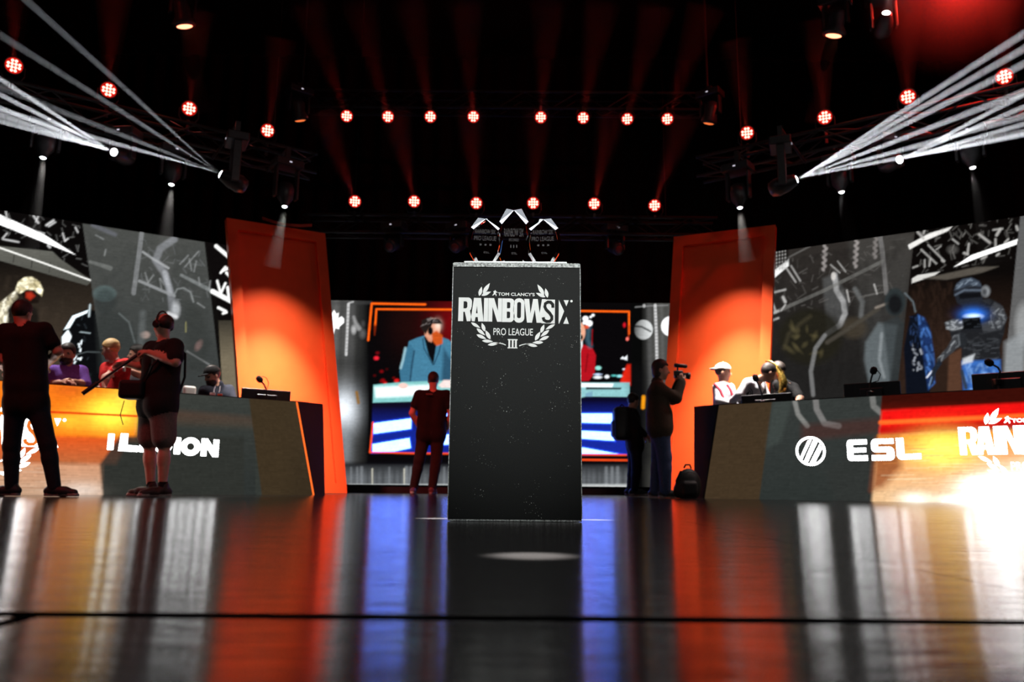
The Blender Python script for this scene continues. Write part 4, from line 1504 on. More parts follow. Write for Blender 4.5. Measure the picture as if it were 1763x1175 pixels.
def desk(label, far_end, inner_top, inner_bot_px, rear_top, paint, sign):
    """far_end / inner_top / rear_top: points at desk height; sign +1: the inner end is on the right of the desk"""
    d, n = vplane(far_end, inner_top)
    Ft = np.array(inner_top)
    Lt = np.array(far_end)
    q = atplane(inner_bot_px[0], inner_bot_px[1], Ft, n)
    Fb = np.array([q[0], q[1], 0.0])
    Lb = np.array([Lt[0], Lt[1], 0.0])
    Rt = np.array(rear_top)
    Rb = np.array([Fb[0], Fb[1], 0]) + (Rt - Ft) * 0.42
    Rb[2] = 0
    root = thing('led_desk', ((Ft[0] + Lt[0]) / 2, (Ft[1] + Lt[1]) / 2, 0), label, 'desk')
    # front wall behind the LED face, inner end wall, worktop, ledge
    if sign > 0:
        quad = [Lb, Fb, Ft, Lt]
    else:
        quad = [Fb, Lb, Lt, Ft]
    up = np.array([0, 0, 0.012])
    MB().prism([p - n * 0.015 for p in quad[:2]] + [p - n * 0.015 + up for p in quad[2:]], -n * 0.05).build('front_wall', BLACKM, root)
    e = unit(np.cross(Rt - Ft, Z3))
    if e[0] * sign < 0:
        e = -e
    MB().prism([Fb - n * 0.015, Rb, Rt + up, Ft - n * 0.015 + up], -e * 0.03).build('end_wall', BLACKM, root)
    t0, t1 = Lt - n * 0.06, Ft - n * 0.06 - d * 0.1 * sign * (1 if sign > 0 else 1)
    back = -n * 0.38
    MB().prism([t0 - Z3 * 0.27, t1 - Z3 * 0.27, t1 - Z3 * 0.27 + back, t0 - Z3 * 0.27 + back], Z3 * 0.035).build('worktop', BLACKM, root)
    for t in (0.04, 0.35, 0.68, 0.93):
        p = lerp(t0, t1, t) + back * 0.93
        MB().box((p[0], p[1], 0.44), (0.03, 0.03, 0.44), [d, n, Z3]).build('rear_leg', BLACKM, root)
    pic = Picture(quad[0], quad[1], quad[2], quad[3], 0.0105)
    paint(pic)
    pic.build('led_face', root)
    s0, s1 = Ft + n * 0.004, Fb + n * 0.004
    MB().prism([s0, s1, s1 - d * sign * 0.022, s0 - d * sign * 0.022], n * 0.006).build('edge_strip', LED_ORANGE if sign > 0 else BLACKM, root)
    return root, d * 1.0, n


def paint_left(S):
    S.fill((52, 56, 52))
    S.grad([(150, 640), (440, 660), (440, 870), (150, 870)], (58, 61, 57), (46, 50, 48), 690, 830)
    S.grad([(220, 700), (470, 722), (470, 740), (220, 728)], (92, 66, 52), (70, 66, 56), 712, 740, alpha=0.6, soft=6)
    S.poly([(428, 680), (600, 690), (600, 870), (453, 870)], (62, 50, 34), 1, 1, 1)
    S.grad([(500, 680), (600, 690), (600, 870), (500, 870)], (66, 54, 38), (50, 40, 28), 690, 850, alpha=0.6, soft=20)
    # fiery field
    S.grad([(-400, 620), (237, 668), (234, 745), (180, 790), (178, 870), (-400, 870)], (250, 130, 40), (205, 165, 135), 665, 845)
    S.poly([(-400, 640), (237, 668), (234, 760), (-400, 745)], (255, 128, 26), 1, 1, 5)
    S.glow(190, 712, 52, 34, (255, 238, 70), 1.6, 0.95)
    S.glow(215, 690, 26, 30, (255, 205, 70), 1.4, 0.85)
    S.glow(120, 725, 40, 20, (255, 190, 50), 1.3, 0.8)
    S.glow(120, 672, 40, 16, (225, 100, 30), 1, 0.7)
    S.line([(-300, 690), (93, 710), (236, 717)], 3.5, (235, 50, 12), 1, 1, 1.2)
    S.grad([(-400, 748), (150, 752), (222, 756), (200, 800), (-400, 790)], (236, 92, 30), (196, 106, 60), 752, 795, soft=4)
    for k in range(40):
        y = 790 + rng.random() * 55
        x = rng.random() * 150 - 60
        S.line([(x, y), (x + 20 + rng.random() * 60, y + 1)], 1.5, (225, 195, 170) if rng.random() > 0.5 else (150, 100, 66), 1, 0.35, 1)
    S.glow(140, 845, 50, 16, (235, 215, 200), 1.1, 0.8)
    S.poly([(206, 752), (420, 752), (420, 870), (178, 870), (172, 800)], (48, 50, 46), 1, 0.93, 3)
    S.grain(0.04, 1, (10, 1))
    S.grain(0.035, 3)


def paint_right(S):
    S.fill((50, 55, 53))
    S.grad([(1290, 690), (1540, 660), (1540, 870), (1290, 870)], (54, 58, 56), (46, 51, 49), 700, 850)
    S.poly([(1180, 690), (1332, 670), (1306, 870), (1180, 870)], (66, 52, 36), 1, 1, 1)
    S.poly([(1332, 685), (1365, 685), (1345, 760), (1318, 775)], (70, 78, 74), 1, 0.5, 4)
    S.poly([(1420, 810), (1500, 760), (1500, 870), (1440, 870)], (50, 52, 50), 1, 0.6, 6)
    S.line([(1368, 690), (1374, 714), (1390, 734)], 8, (150, 150, 146), 1, 0.7, 1.5)
    S.line([(1403, 676), (1406, 705), (1420, 730), (1444, 734)], 10, (140, 138, 136), 1, 0.7, 1.5)
    S.line([(1502, 684), (1504, 700), (1518, 712)], 10, (135, 135, 132), 1, 0.7, 1.5)
    S.poly([(1380, 732), (1515, 720), (1515, 745), (1380, 760)], (80, 40, 34), 1, 0.5, 6)
    # red to white field
    fld = [(1521, 660), (2100, 600), (2100, 900), (1500, 900)]
    S.grad(fld, (60, 14, 8), (250, 215, 170), 690, 850)
    S.grad([(1521, 660), (2100, 600), (2100, 690), (1516, 708)], (58, 14, 8), (84, 18, 10), 690, 705, soft=1.5)
    S.poly([(1518, 707), (1600, 702), (2100, 676), (2100, 705), (1514, 745)], (238, 20, 18), 1.1, 1, 3)
    S.line([(1516, 728), (1640, 722), (2100, 700)], 7, (255, 110, 40), 1.2, 0.9, 2)
    S.poly([(1514, 736), (1650, 728), (2100, 706), (2100, 722), (1640, 742), (1514, 752)], (205, 10, 14), 1, 0.9, 3)
    S.grad([(1512, 750), (2100, 726), (2100, 900), (1498, 900)], (255, 150, 44), (245, 200, 150), 746, 850, 1.1, 1.0, soft=4)
    S.glow(1625, 775, 60, 34, (255, 220, 90), 2.0, 0.95)
    S.poly([(1510, 756), (1546, 752), (1552, 806), (1520, 840), (1500, 845)], (150, 74, 34), 1, 0.85, 8)
    S.glow(1574, 860, 30, 14, (255, 244, 225), 1.8, 0.85)
    S.glow(1710, 838, 56, 22, (255, 252, 245), 3.6, 1.0)
    S.glow(1700, 862, 80, 12, (255, 252, 245), 3.4, 1.0)
    S.glow(1900, 830, 160, 40, (255, 250, 240), 4.0, 1.0)
    for k in range(50):
        y = 765 + rng.random() * 70
        x = 1515 + rng.random() * 200
        S.line([(x, y), (x + 20 + rng.random() * 70, y - 1)], 1.3, (255, 235, 190) if rng.random() > 0.5 else (225, 140, 70), 1.2, 0.35, 1)
    S.grain(0.04, 1, (10, 1))
    S.grain(0.035, 3)


a0, a1 = atz(80, 662, DH), atz(512, 692.5, DH)
dd = unit(a1 - a0)
LD, dLD, nLD = desk('led fronted desk with five letters and a fiery orange picture, left', a0 - dd * 2.2, a1, (541, 850), atz(556, 698, DH), paint_left, 1)
b0, b1 = atz(1238, 698, DH), atz(1763, 668, DH)
dd = unit(b1 - b0)
RD, dRD, nRD = desk('led fronted desk with a round striped emblem and a red to white picture, right', b1 + dd * 2.2, b0, (1213, 855), atz(1195, 702, DH), paint_right, -1)


# lettering on the desks, drawn in photo-measured boxes on the desk planes
def on_desk(px, py, p0, n):
    return atplane(px, py, p0, n)


def sign_frame(c_px, w_px, p0, d, n):
    """origin at c_px and metres per pixel along the face"""
    O = atplane(c_px[0], c_px[1], p0, n) + n * 0.004
    k = np.linalg.norm(atplane(c_px[0] + w_px, c_px[1], p0, n) - atplane(c_px[0] - w_px, c_px[1], p0, n)) / (2 * w_px)
    kv = np.linalg.norm(atplane(c_px[0], c_px[1] + 20, p0, n) - atplane(c_px[0], c_px[1] - 20, p0, n)) / 40
    return O, k, kv


dl = dLD if dLD[0] > 0 else -dLD
O, k, kv = sign_frame((285, 765), 90, a1, dl, nLD)


def put(name, loops, mm=LED_WHITE, parent=LD, proud=0.0, thick=0.006):
    flat_shape(name, loops, O, dl * k, Z3 * kv, mm, parent, thick, proud)


def strokebox(x0, y0, x1, y1, r=2.5):
    return [(x, y) for x, y in rrect(x0, y0, x1, y1, r, 3)]


# heavy rounded capitals, baseline rises to the left with the picture
put('letter_bar', [strokebox(-96, -13, -86, 14, 1.5)])
put('letter', [[(-76, 15), (-64, 15), (-64, -4), (-46, -5), (-46, -15), (-78, -14)]])
put('letter', [[(-44, 14), (-22, 13), (-22, 5), (-34, 5.5), (-34, 3), (-25, 3), (-25, -4), (-34, -4), (-34, -6.5), (-22, -7), (-22, -15.5), (-44, -15)]])
put('letter', [arc(-4, -1, 16, 15.5, 35, 360, 18) + [(-5, 0), (-5, -7), (-1, -7), (-6, -9)] + arc(-4, -1, 7.5, 7, 300, 45, 10)])
put('letter', [strokebox(15, -17, 26, 12, 1.5)])
put('letter', [arc(44, -3, 17.5, 16, 0, 352, 28), arc(44, -3, 7, 6.5, 0, 352, 20)])
put('letter', [[(63, -19), (63, 12), (74, 12), (85, -3), (85, 11), (95, 10.5), (95, -20), (85, -20), (73, -4), (73, -19)]])

dr = dRD if dRD[0] > 0 else -dRD
O, k, kv = sign_frame((1461, 776), 90, b0, dr, nRD)


def put2(name, loops, mm=LED_WHITE, proud=0.0, thick=0.006):
    flat_shape(name, loops, O, dr * k, Z3 * kv, mm, RD, thick, proud)


put2('emblem_ring', [arc(-67, 0, 27, 26, 0, 354, 40), arc(-67, 0, 23, 22, 0, 354, 40)])
cc = (-67, 0)
put2('emblem_stripe', [[(-86, -10), (-71, 18.5), (-64, 20.5), (-83, -14)]])
put2('emblem_stripe', [[(-79.5, -17), (-60.5, 20), (-53.5, 16), (-73.5, -20)]])
put2('emblem_stripe', [[(-69.5, -21), (-50, 12), (-46.5, 3), (-60, -20)]])
put2('letter', [arc(4, 12, 6, 6, 90, 180, 4) + arc(4, -12, 6, 6, 180, 270, 4) + [(32, -18), (32, -9), (8, -9), (8, -4), (30, -3.5), (30, 4), (8, 4), (8, 9.5), (32, 10), (32, 18)]])
put2('letter', [[(76, 18.5), (46, 18.5)] + arc(46, 10, 7, 8.5, 90, 180, 4) + arc(46, 3, 7, 7, 180, 270, 4) + [(64, -4), (64, -9), (39, -9), (39, -18), (68, -18)] +
                arc(68, -10, 8, 8, -90, 0, 4) + arc(68, -3, 8, 8, 0, 90, 4) + [(50, 5), (50, 10), (76, 10)]])
put2('letter', [[(80, 19), (92, 19), (92, -8), (118, -7), (118, -16), (88, -17)] + arc(88, -9, 8, 8, 270, 180, 4)])

# league logos, cut by the frame and by the near man's legs
def desk_logo(parent, u0, px0, v0, py0, sx, sy, p0, d, n, dark):
    """sheet point (u0, v0) shows at (px0, py0); sx, sy pixels per sheet unit near there"""
    A0 = atplane(px0, py0, p0, n) + n * 0.004
    kh = np.linalg.norm(atplane(px0 + 10, py0, p0, n) - atplane(px0 - 10, py0, p0, n)) / 20 * sx
    kvv = np.linalg.norm(atplane(px0, py0 + 10, p0, n) - atplane(px0, py0 - 10, p0, n)) / 20 * sy
    O_ = A0 + d * kh * (805 - u0) - Z3 * kvv * (400 - v0)
    league_logo(parent, O_, d * (kh / kvv), Z3, kvv, LED_WHITE, dark, 0.005)


AMBER = emit('amber_led_gap', (1.0, 0.22, 0.03), 0.9)
desk_logo(RD, 430, 1702, 355, 759, 0.215, 0.178, b0, dr, nRD, AMBER)
desk_logo(LD, 1274, 71, 365, 745, 0.205, 0.185, a1, dl, nLD, AMBER)


# ------------------------------------------------------------------ lighting rig
RED_LENS = emit('red_led_lens', (1.0, 0.17, 0.13), 9.0)
WHITE_LENS = emit('white_hot_lens', (0.95, 0.97, 1.0), 14.0)
AMBER_LENS = emit('orange_hot_lens', (1.0, 0.20, 0.10), 6.0)
TINY_LED = emit('status_display', (0.9, 0.85, 1.0), 0.7, False)
CASTING = mat('black_fixture_casting', (0.03, 0.03, 0.032), 0.38)
HAZE_RED = haze('haze_thin', 0.05, 0.0)
HAZE_BEAM = haze('haze_in_beam', 0.035, 0.0)
HAZE_SHAFT = haze('haze_in_shaft', 0.22, 0.0)
HAZE_FAINT = haze('haze_in_faint_shaft', 0.05, 0.0)
HAZE_PANEL = haze('haze_over_panel', 0.004, 0.0)
HAZE_BALL = haze('haze_ball', 0.12, 0.0, ball=1.2)


def cone_pts(a, d, L, r0, r1, n=12):
    return MB().rings([a, a + d * L], [r0, r1], [perp(d)] * 2, n)


HAZE_PARTS = {}


def haze_beam(root, a, d, L, half_deg, r0, energy, color, material, blend=0.6, spot_extra=1.0, key=None):
    """a lit shaft: hazy air in a cone (collected per lamp group) and the lamp that lights it"""
    d = unit(d)
    r1 = r0 + math.tan(math.radians(half_deg)) * L
    HAZE_PARTS.setdefault((key or 'red', material.name), []).append((a, d, L, r0, r1))
    back = r0 / math.tan(math.radians(half_deg))
    p = a - d * min(back, 0.02)
    lo = lamp('beam_lamp', 'SPOT', p, p + d, energy, color, 0.01, max(1.0, 2 * half_deg * spot_extra), blend)
    lo.parent = root
    lo.location = Vector((p - root_loc(root)).tolist())
    return lo


def truss(name, label, a, b, s=0.29):
    a, b = np.asarray(a, float), np.asarray(b, float)
    L = np.linalg.norm(b - a)
    d = (b - a) / L
    nrm = unit(np.cross(Z3, d))
    root = thing(name, (a + b) / 2, label, 'truss')
    h = s / 2
    for sy in (-1, 1):
        for sz in (-1, 1):
            o = nrm * sy * h + Z3 * sz * h
            MB().cyl(a + o, b + o, 0.025, n=8).build('chord', STEEL, root)
    n = max(2, int(L / 0.42))
    for i in range(n):
        p, q = a + d * L * i / n, a + d * L * (i + 1) / n
        for sy in (-1, 1):
            up = 1 if i % 2 else -1
            MB().cyl(p + nrm * sy * h - Z3 * h * up, q + nrm * sy * h + Z3 * h * up, 0.011, n=6).build('brace', STEEL, root)
        for sz in (-1, 1):
            up = 1 if i % 2 else -1
            MB().cyl(p - nrm * h * up + Z3 * sz * h, q + nrm * h * up + Z3 * sz * h, 0.011, n=6).build('brace', STEEL, root)
    for t in (0.12, 0.88):
        p = lerp(a, b, t) + Z3 * h
        MB().cyl(p, [p[0], p[1], 8.99], 0.006, n=6).build('hanging_wire', STEEL, root)
    return root


def par(label, pos, aim, mount, group, energy=60, beam=1.6, beam_dir=None, dia=0.165):
    """round led wash lamp: can, bezel, cluster of lenses, yoke, clamp"""
    pos = np.asarray(pos, float)
    d = unit(aim)
    p, q = perp(d)
    root = thing('wash_light', pos, label, 'stage light', group)
    R = dia * 0.66
    MB().lathe(pos - d * 0.16, d, [(0, R * 0.55), (0.02, R * 0.8), (0.06, R * 0.86), (0.065, R * 0.78), (0.085, R * 0.78), (0.09, R * 0.9), (0.14, R), (0.158, R)], 20).build('can', CASTING, root)
    MB().rings([pos - d * 0.005, pos + d * 0.012, pos + d * 0.012, pos - d * 0.005], [R * 1.04, R * 1.04, R * 0.94, R * 0.94], [(p, q)] * 4, 20, cap=False).build('bezel', CASTING, root)
    m = MB()
    s = dia / 4.1
    for gx in (-1.5, -0.5, 0.5, 1.5):
        for gy in (-1.5, -0.5, 0.5, 1.5):
            if abs(gx) + abs(gy) < 2.9:
                m.lathe(pos + p * gx * s + q * gy * s, d, [(0, s * 0.44), (0.006, s * 0.40), (0.010, s * 0.2)], 8)
    MB().lathe(pos - d * 0.003, d, [(0, dia * 0.60), (0.003, dia * 0.58)], 20).build('face_plate', emit('red_lit_face', (1.0, 0.02, 0.012), 0.55), root)  # plate glows by itself to give the red halo round the lenses
    tag(m.build('lens_cluster', RED_LENS, root), 'cluster of twelve glowing red lenses', kind='stuff')
    side = unit(np.cross(d, Z3))
    sg = 1 if mount > pos[2] else -1
    top = pos[2] + sg * R * 1.5
    m = MB()
    for e in (-1, 1):
        m.tube([pos - d * 0.07 + side * e * R * 1.12, [*(pos - d * 0.07 + side * e * R * 1.15)[:2], pos[2] + sg * R * 0.9],
                [*(pos - d * 0.07 + side * e * R * 0.8)[:2], top], [*(pos - d * 0.07)[:2], top]], 0.009, 6)
    m.build('yoke', CASTING, root)
    b = pos - d * 0.07
    MB().box((b[0], b[1], (top + mount) / 2), (0.018, 0.018, abs(mount - top) / 2 + 0.02)).build('clamp', CASTING, root)
    bd = unit(beam_dir) if beam_dir is not None else d
    haze_beam(root, pos + d * 0.04, bd, beam, 7.5, dia * 0.42, energy, (1, 0.05, 0.03), HAZE_RED, 1.0, 1.25)
    return root


TZ = 4.60
# trusses: two slanted side trusses and two across the back
TL0, TL1 = np.array([-7.2, 8.3, 4.74]), np.array([-2.95, 11.1, 4.74])
TR0, TR1 = np.array([7.1, 8.2, 4.74]), np.array([2.75, 11.1, 4.74])
truss('lighting_truss', 'red lit lattice truss over the screen on the left', TL0, TL1)
truss('lighting_truss', 'red lit lattice truss over the screen on the right', TR0, TR1)
truss('lighting_truss', 'dark truss across the back carrying the lower row of red lamps', (-3.4, 12.45, 4.28), (3.3, 12.45, 4.28))
truss('lighting_truss', 'dark truss across the back carrying the upper row of red lamps', (-3.4, 12.45, 6.45), (3.3, 12.45, 6.45))

NUM = ['first', 'second', 'third', 'fourth', 'fifth', 'sixth', 'seventh', 'eighth']
for i, (x, y) in enumerate([(597, 200), (668, 201), (741, 201), (815, 201), (931, 202), (1004, 203), (1080, 205), (1149, 205)]):
    pos = aty(x, y, 12.2)
    par('red lamp, %s from the left in the upper row of eight' % NUM[i], pos, EYE - pos + np.array([0, 0, 0.4]), 6.3, 'red lamps in the upper row',
        100, 1.8, np.array([(881 - x) * -0.0007, -0.75, 0.62]))
for i, (x, y) in enumerate([(611, 347), (713, 347), (820, 350), (918, 350), (1023, 351), (1127, 354)]):
    pos = aty(x, y, 12.2)
    par('red lamp, %s from the left in the lower row of six' % NUM[i], pos, EYE - pos + np.array([0, 0, 0.4]), 4.42, 'red lamps in the lower row',
        140, 1.5, np.array([(881 - x) * -0.0008, -0.7, 0.70]))
for side, lst in (('left', [(24, 113), (187, 155), (326, 187), (461, 225)]), ('right', [(1286, 229), (1420, 202), (1563, 167), (1729, 132)])):
    for i, (x, y) in enumerate(lst):
        pos = atz(x, y, 5.22)
        aim = EYE - pos + np.array([0, 0, 0.8])
        par('red lamp on the %s truss, %s counted from the left' % (side, NUM[i]), pos, aim, 4.88, 'red lamps on the side trusses', 85, 1.3,
            np.array([0.25 if side == 'left' else -0.25, -0.55, 0.8]))


def moving_head(name, label, lens, aim, truss_z, group, lens_mat, r=0.05, energy=0):
    """yoke lamp hung below a truss: base box, two arms, rounded head, lens"""
    lens = np.asarray(lens, float)
    d = unit(aim)
    root = thing(name, lens, label, 'stage light', group)
    c = lens - d * 0.17
    p, q = perp(d)
    MB().lathe(c - d * 0.17, d, [(0, 0.05), (0.02, 0.09), (0.10, 0.115), (0.22, 0.105), (0.30, r * 1.5), (0.335, r * 1.35), (0.338, r * 1.08)], 18).build('head', CASTING, root, True)
    MB().lathe(lens - d * 0.012, d, [(0, r), (0.012, r * 0.94), (0.022, r * 0.7), (0.028, r * 0.25)], 16).build('lens', lens_mat, root, True)
    side = unit(np.cross(d, Z3)) if np.hypot(d[0], d[1]) > 0.4 else unit(np.array([0.8, 0.6 if lens[0] < 0 else -0.6, 0]))
    fwd = np.array([-side[1], side[0], 0])
    top = max(c[2] + 0.24, truss_z - 0.30)
    for e in (-1, 1):
        a = c + side * e * 0.145
        MB().box(((a[0]), a[1], (c[2] - 0.05 + top) / 2), (0.018, 0.05, (top - c[2] + 0.05) / 2), [side, fwd, Z3], 0.008).build('yoke_arm', CASTING, root)
    bz = top + 0.055
    base = MB().box((c[0], c[1], bz), (0.19, 0.13, 0.055), [side, fwd, Z3], 0.012).build('base', CASTING, root)
    cam_dir = unit(np.array([EYE[0] - c[0], EYE[1] - c[1], 0]))
    mm = MB().box(np.array([c[0], c[1], bz]) + fwd * (-0.132 if np.dot(fwd, cam_dir) < 0 else 0.132), (0.016, 0.003, 0.008), [side, fwd, Z3])
    mm.build('status_display', TINY_LED, base)
    if truss_z > bz + 0.055:
        MB().box((c[0], c[1], (bz + truss_z) / 2), (0.03, 0.03, (truss_z - bz) / 2), [side, fwd, Z3]).build('clamp', CASTING, root)
    if abs(truss_z - TZ) < 0.01:
        ta, tb = (TL0, TL1) if c[0] < 0 else (TR0, TR1)
        e = (tb - ta) / np.linalg.norm(tb - ta)
        q_ = ta + e * np.dot(np.array([c[0], c[1], ta[2]]) - ta, e)
        nn_ = np.array([-e[1], e[0], 0]) * 0.17
        ends = [q_ - nn_, q_ + nn_, np.array([c[0], c[1], 0])]
        sp = [np.dot(v - q_, nn_) for v in ends]
        a_, b_ = ends[int(np.argmin(sp))], ends[int(np.argmax(sp))]
        MB().cyl((a_[0], a_[1], TZ - 0.012), (b_[0], b_[1], TZ - 0.012), 0.02, n=8).build('side_arm', CASTING, root)
    return root


# downlights
DLS = {}
for (x, y, lab, tgt) in [(74, 272, 'small white downlight over the far left end of the desk', None), (295, 318, 'small white downlight above the man in shorts', None),
                         (490, 356, 'small white downlight just above the left orange panel', 'PL'), (1274, 358, 'small white downlight just above the right orange panel', 'PR'),
                         (1449, 331, 'small white downlight above the chain picture', None), (1675, 289, 'small white downlight near the right edge of the frame', None)]:
    pos = atz(x, y, 4.0) if tgt is None else aty(x, y, 10.1)
    DLS[x] = (moving_head('downlight', lab, pos, np.array([0.02, -0.10, -1.0]), TZ, 'white downlights', WHITE_LENS, 0.034), pos)
lab_down = {74: 'faint shaft of light below the far left downlight', 295: 'faint shaft of light below the downlight above the man in shorts', 490: 'faint shaft of light falling on the left orange panel',
            1274: 'faint shaft of light falling on the right orange panel', 1449: 'faint shaft of light above the chain picture', 1675: 'faint shaft of light near the right edge of the frame'}
# haze under the downlights plus the light they throw
for x, aim, deg, e, L, blend in [(74, (-0.10, 0.0, -1), 7.5, 14, 1.2, 1.0), (295, (-0.06, 0, -1), 7.5, 14, 1.2, 1.0), (490, (-0.16, 0.02, -1), 6.5, 9, 0.8, 1.0),
                                 (1274, (0.10, 0.02, -1), 6.5, 9, 0.7, 1.0), (1449, (0.13, 0, -1), 7.5, 14, 1.2, 1.0), (1675, (0.14, 0, -1), 7.5, 14, 1.2, 1.0)]:
    root, pos = DLS[x]
    d_ = unit(np.array(aim, float))
    HAZE_PARTS.setdefault((lab_down[x], 'haze_over_panel' if x in (490, 1274) else 'haze_in_beam'), []).append((pos - Z3 * 0.03, d_, L, 0.034, 0.034 + math.tan(math.radians(deg)) * L))


def house(name, root, pos, target, energy, color, angle, blend, size=0.03):
    lo = lamp(name, 'SPOT', pos, target, energy, color, size, angle, blend)
    lo.parent = root
    lo.location = Vector((np.asarray(pos) - root_loc(root)).tolist())
    return lo


def throw(x, target, energy, angle, color=(1, 0.95, 0.9), blend=0.5):
    root, pos = DLS[x]
    p = pos - Z3 * 0.05
    house('throw', root, p, target, energy, color, angle, blend)


tL = PL_mid + nPL * 0.02 + np.array([-0.20, 0, 0.0]) - Z3 * 1.75
tR = PR_mid + nPR * 0.02 + np.array([0.20, 0, 0.0]) - Z3 * 1.75
throw(490, tL, 380, 74, (1, 0.93, 0.85), 0.9)
throw(1274, tR, 380, 74, (1, 0.93, 0.85), 0.9)
throw(490, tL - Z3 * 0.3, 3000, 46, (1, 0.93, 0.85), 1.0)
throw(1274, tR - Z3 * 0.3, 3000, 46, (1, 0.93, 0.85), 1.0)
throw(74, (-4.9, 9.1, 1.3), 420, 40)
throw(295, (-3.9, 9.4, 1.3), 420, 40)
throw(1449, (3.0, 10.5, 1.3), 150, 44)
throw(1675, (5.0, 9.0, 1.2), 60, 40)

# beam lamps with fans of shafts: (lens px, height, [far ends px], far depth, strength)
BEAMS = [((196, 262), 4.22, 'bright beam lamp with a fan of shafts towards the left edge', [(0, 136), (0, 163), (0, 186), (0, 199), (0, 209)], 7.6, 1.0),
         ((380, 300), 3.88, 'bright beam lamp with long faint shafts, near the left orange panel', [(112, 60), (0, 60), (0, 150), (0, 190)], 8.3, 0.7),
         ((1371, 309), 3.88, 'bright beam lamp with a broad fan, near the right orange panel', [(1763, 58), (1763, 84), (1763, 110), (1763, 158), (1763, 200), (1763, 228)], 8.4, 1.0),
         ((1549, 275), 4.22, 'bright beam lamp with shafts towards the right edge', [(1763, 163), (1763, 184), (1763, 214), (1763, 232)], 7.6, 1.0),
         ((1526, 22), 6.2, 'white beam lamp at the top of the frame', [(1538, -40)], 8.4, 1.0)]
SHAFT = {196: 'fan of white light shafts reaching the left edge of the frame', 380: 'long light shafts from beside the left orange panel', 1371: 'broad fan of white light shafts from beside the right orange panel',
         1549: 'narrow white light shafts reaching the right edge of the frame', 1526: 'short white light shaft at the top of the frame'}
for (px, py), z, lab, ends, Yf, st in BEAMS:
    pos = atz(px, py, z)
    if z > 6:
        pos = aty(px, py, 9.2)
    tg = [aty(ex, ey, Yf if abs(ex - px) > 60 else pos[1] - 0.4) for ex, ey in ends]
    mean = sum(unit(t - pos) for t in tg)
    root = moving_head('beam_light', lab, pos, mean, pos[2] + 0.55 if z > 6 else TZ, 'white beam lamps', WHITE_LENS, 0.052)
    hd = {196: 0.36, 380: 0.62, 1371: 0.66, 1549: 0.40, 1526: 0.5}[px]
    md = unit(mean)
    half = max(math.degrees(math.acos(min(1.0, np.dot(unit(t - pos), md)))) for t in tg) + hd + 1.6
    lp = pos + md * 0.03
    lo = lamp('beam_lamp', 'SPOT', lp, lp + md, 11500 * st, (0.9, 0.94, 1.0), 0.004, 2 * half, 0.1)
    lo.parent = root
    lo.location = Vector((lp - root_loc(root)).tolist())
    # a gobo wheel lets out one pencil of nearly parallel light per shaft
    lo.data.use_nodes = True
    nt_ = lo.data.node_tree
    em = next(n_ for n_ in nt_.nodes if n_.type == 'EMISSION')
    fo = nt_.nodes.new('ShaderNodeLightFalloff')
    geo = nt_.nodes.new('ShaderNodeNewGeometry')
    total = None
    for i, t in enumerate(tg):
        L = np.linalg.norm(t - pos)
        dm = unit(t - pos)
        r0 = 0.016
        faint = 0.3 if (px == 380 and i in (0, 1, 2)) else 1.0
        dt = nt_.nodes.new('ShaderNodeVectorMath')
        dt.operation = 'DOT_PRODUCT'
        dt.inputs[1].default_value = tuple(dm)
        nt_.links.new(geo.outputs['Incoming'], dt.inputs[0])
        ab = nt_.nodes.new('ShaderNodeMath')
        ab.operation = 'ABSOLUTE'
        nt_.links.new(dt.outputs['Value'], ab.inputs[0])
        gt = nt_.nodes.new('ShaderNodeMath')
        gt.operation = 'GREATER_THAN'
        gt.inputs[1].default_value = math.cos(math.radians(hd + 1.0))
        nt_.links.new(ab.outputs[0], gt.inputs[0])
        ml = nt_.nodes.new('ShaderNodeMath')
        ml.operation = 'MULTIPLY'
        ml.inputs[1].default_value = faint
        nt_.links.new(gt.outputs[0], ml.inputs[0])
        if total is None:
            total = ml
        else:
            ad = nt_.nodes.new('ShaderNodeMath')
            ad.operation = 'MAXIMUM'
            nt_.links.new(total.outputs[0], ad.inputs[0])
            nt_.links.new(ml.outputs[0], ad.inputs[1])
            total = ad
        HAZE_PARTS.setdefault((SHAFT[px], 'haze_in_shaft'), []).append((pos + dm * 0.035, dm, L * 2.0, r0, r0 + math.tan(math.radians(hd)) * L * 2.0))
    nt_.links.new(total.outputs[0], fo.inputs['Strength'])
    nt_.links.new(fo.outputs['Linear'], em.inputs['Strength'])

# lamps near the ceiling seen edge on
for (x, y, Y, lab, aim, r, sub_) in [(318, 46, 9.6, 'tilted orange lamp high up on the left', (0.25, 0.5, -1.5), 0.105, 1), (1435, 62, 9.6, 'tilted orange lamp high up on the right', (-0.25, 0.5, -1.5), 0.105, 1),
                                     (517, 208, 11.6, 'faint orange lamp edge beside the upper row on the left', (0.25, 0.6, -1.6), 0.085, 0), (1220, 213, 11.6, 'faint orange lamp edge beside the upper row on the right', (-0.25, 0.6, -1.6), 0.085, 0)]:
    pos = aty(x, y, Y)
    root = moving_head('tilted_lamp', lab, pos, np.array(aim), pos[2] + 0.6, 'tilted orange lamps', AMBER_LENS if sub_ else emit('dim_orange_lens', (1, 0.2, 0.05), 1.0), r)
    MB().cyl((pos[0], pos[1], pos[2] + 0.55), (pos[0], pos[1], 8.99), 0.02, n=8).build('drop_pipe', CASTING, root)
    if sub_:
        haze_beam(root, pos + unit(aim) * 0.03, np.array(aim), 1.1, 3.5, 0.08, 150, (1, 0.12, 0.05), HAZE_RED, 1.0, 1.5)
p = aty(1526, 22, 9.2)
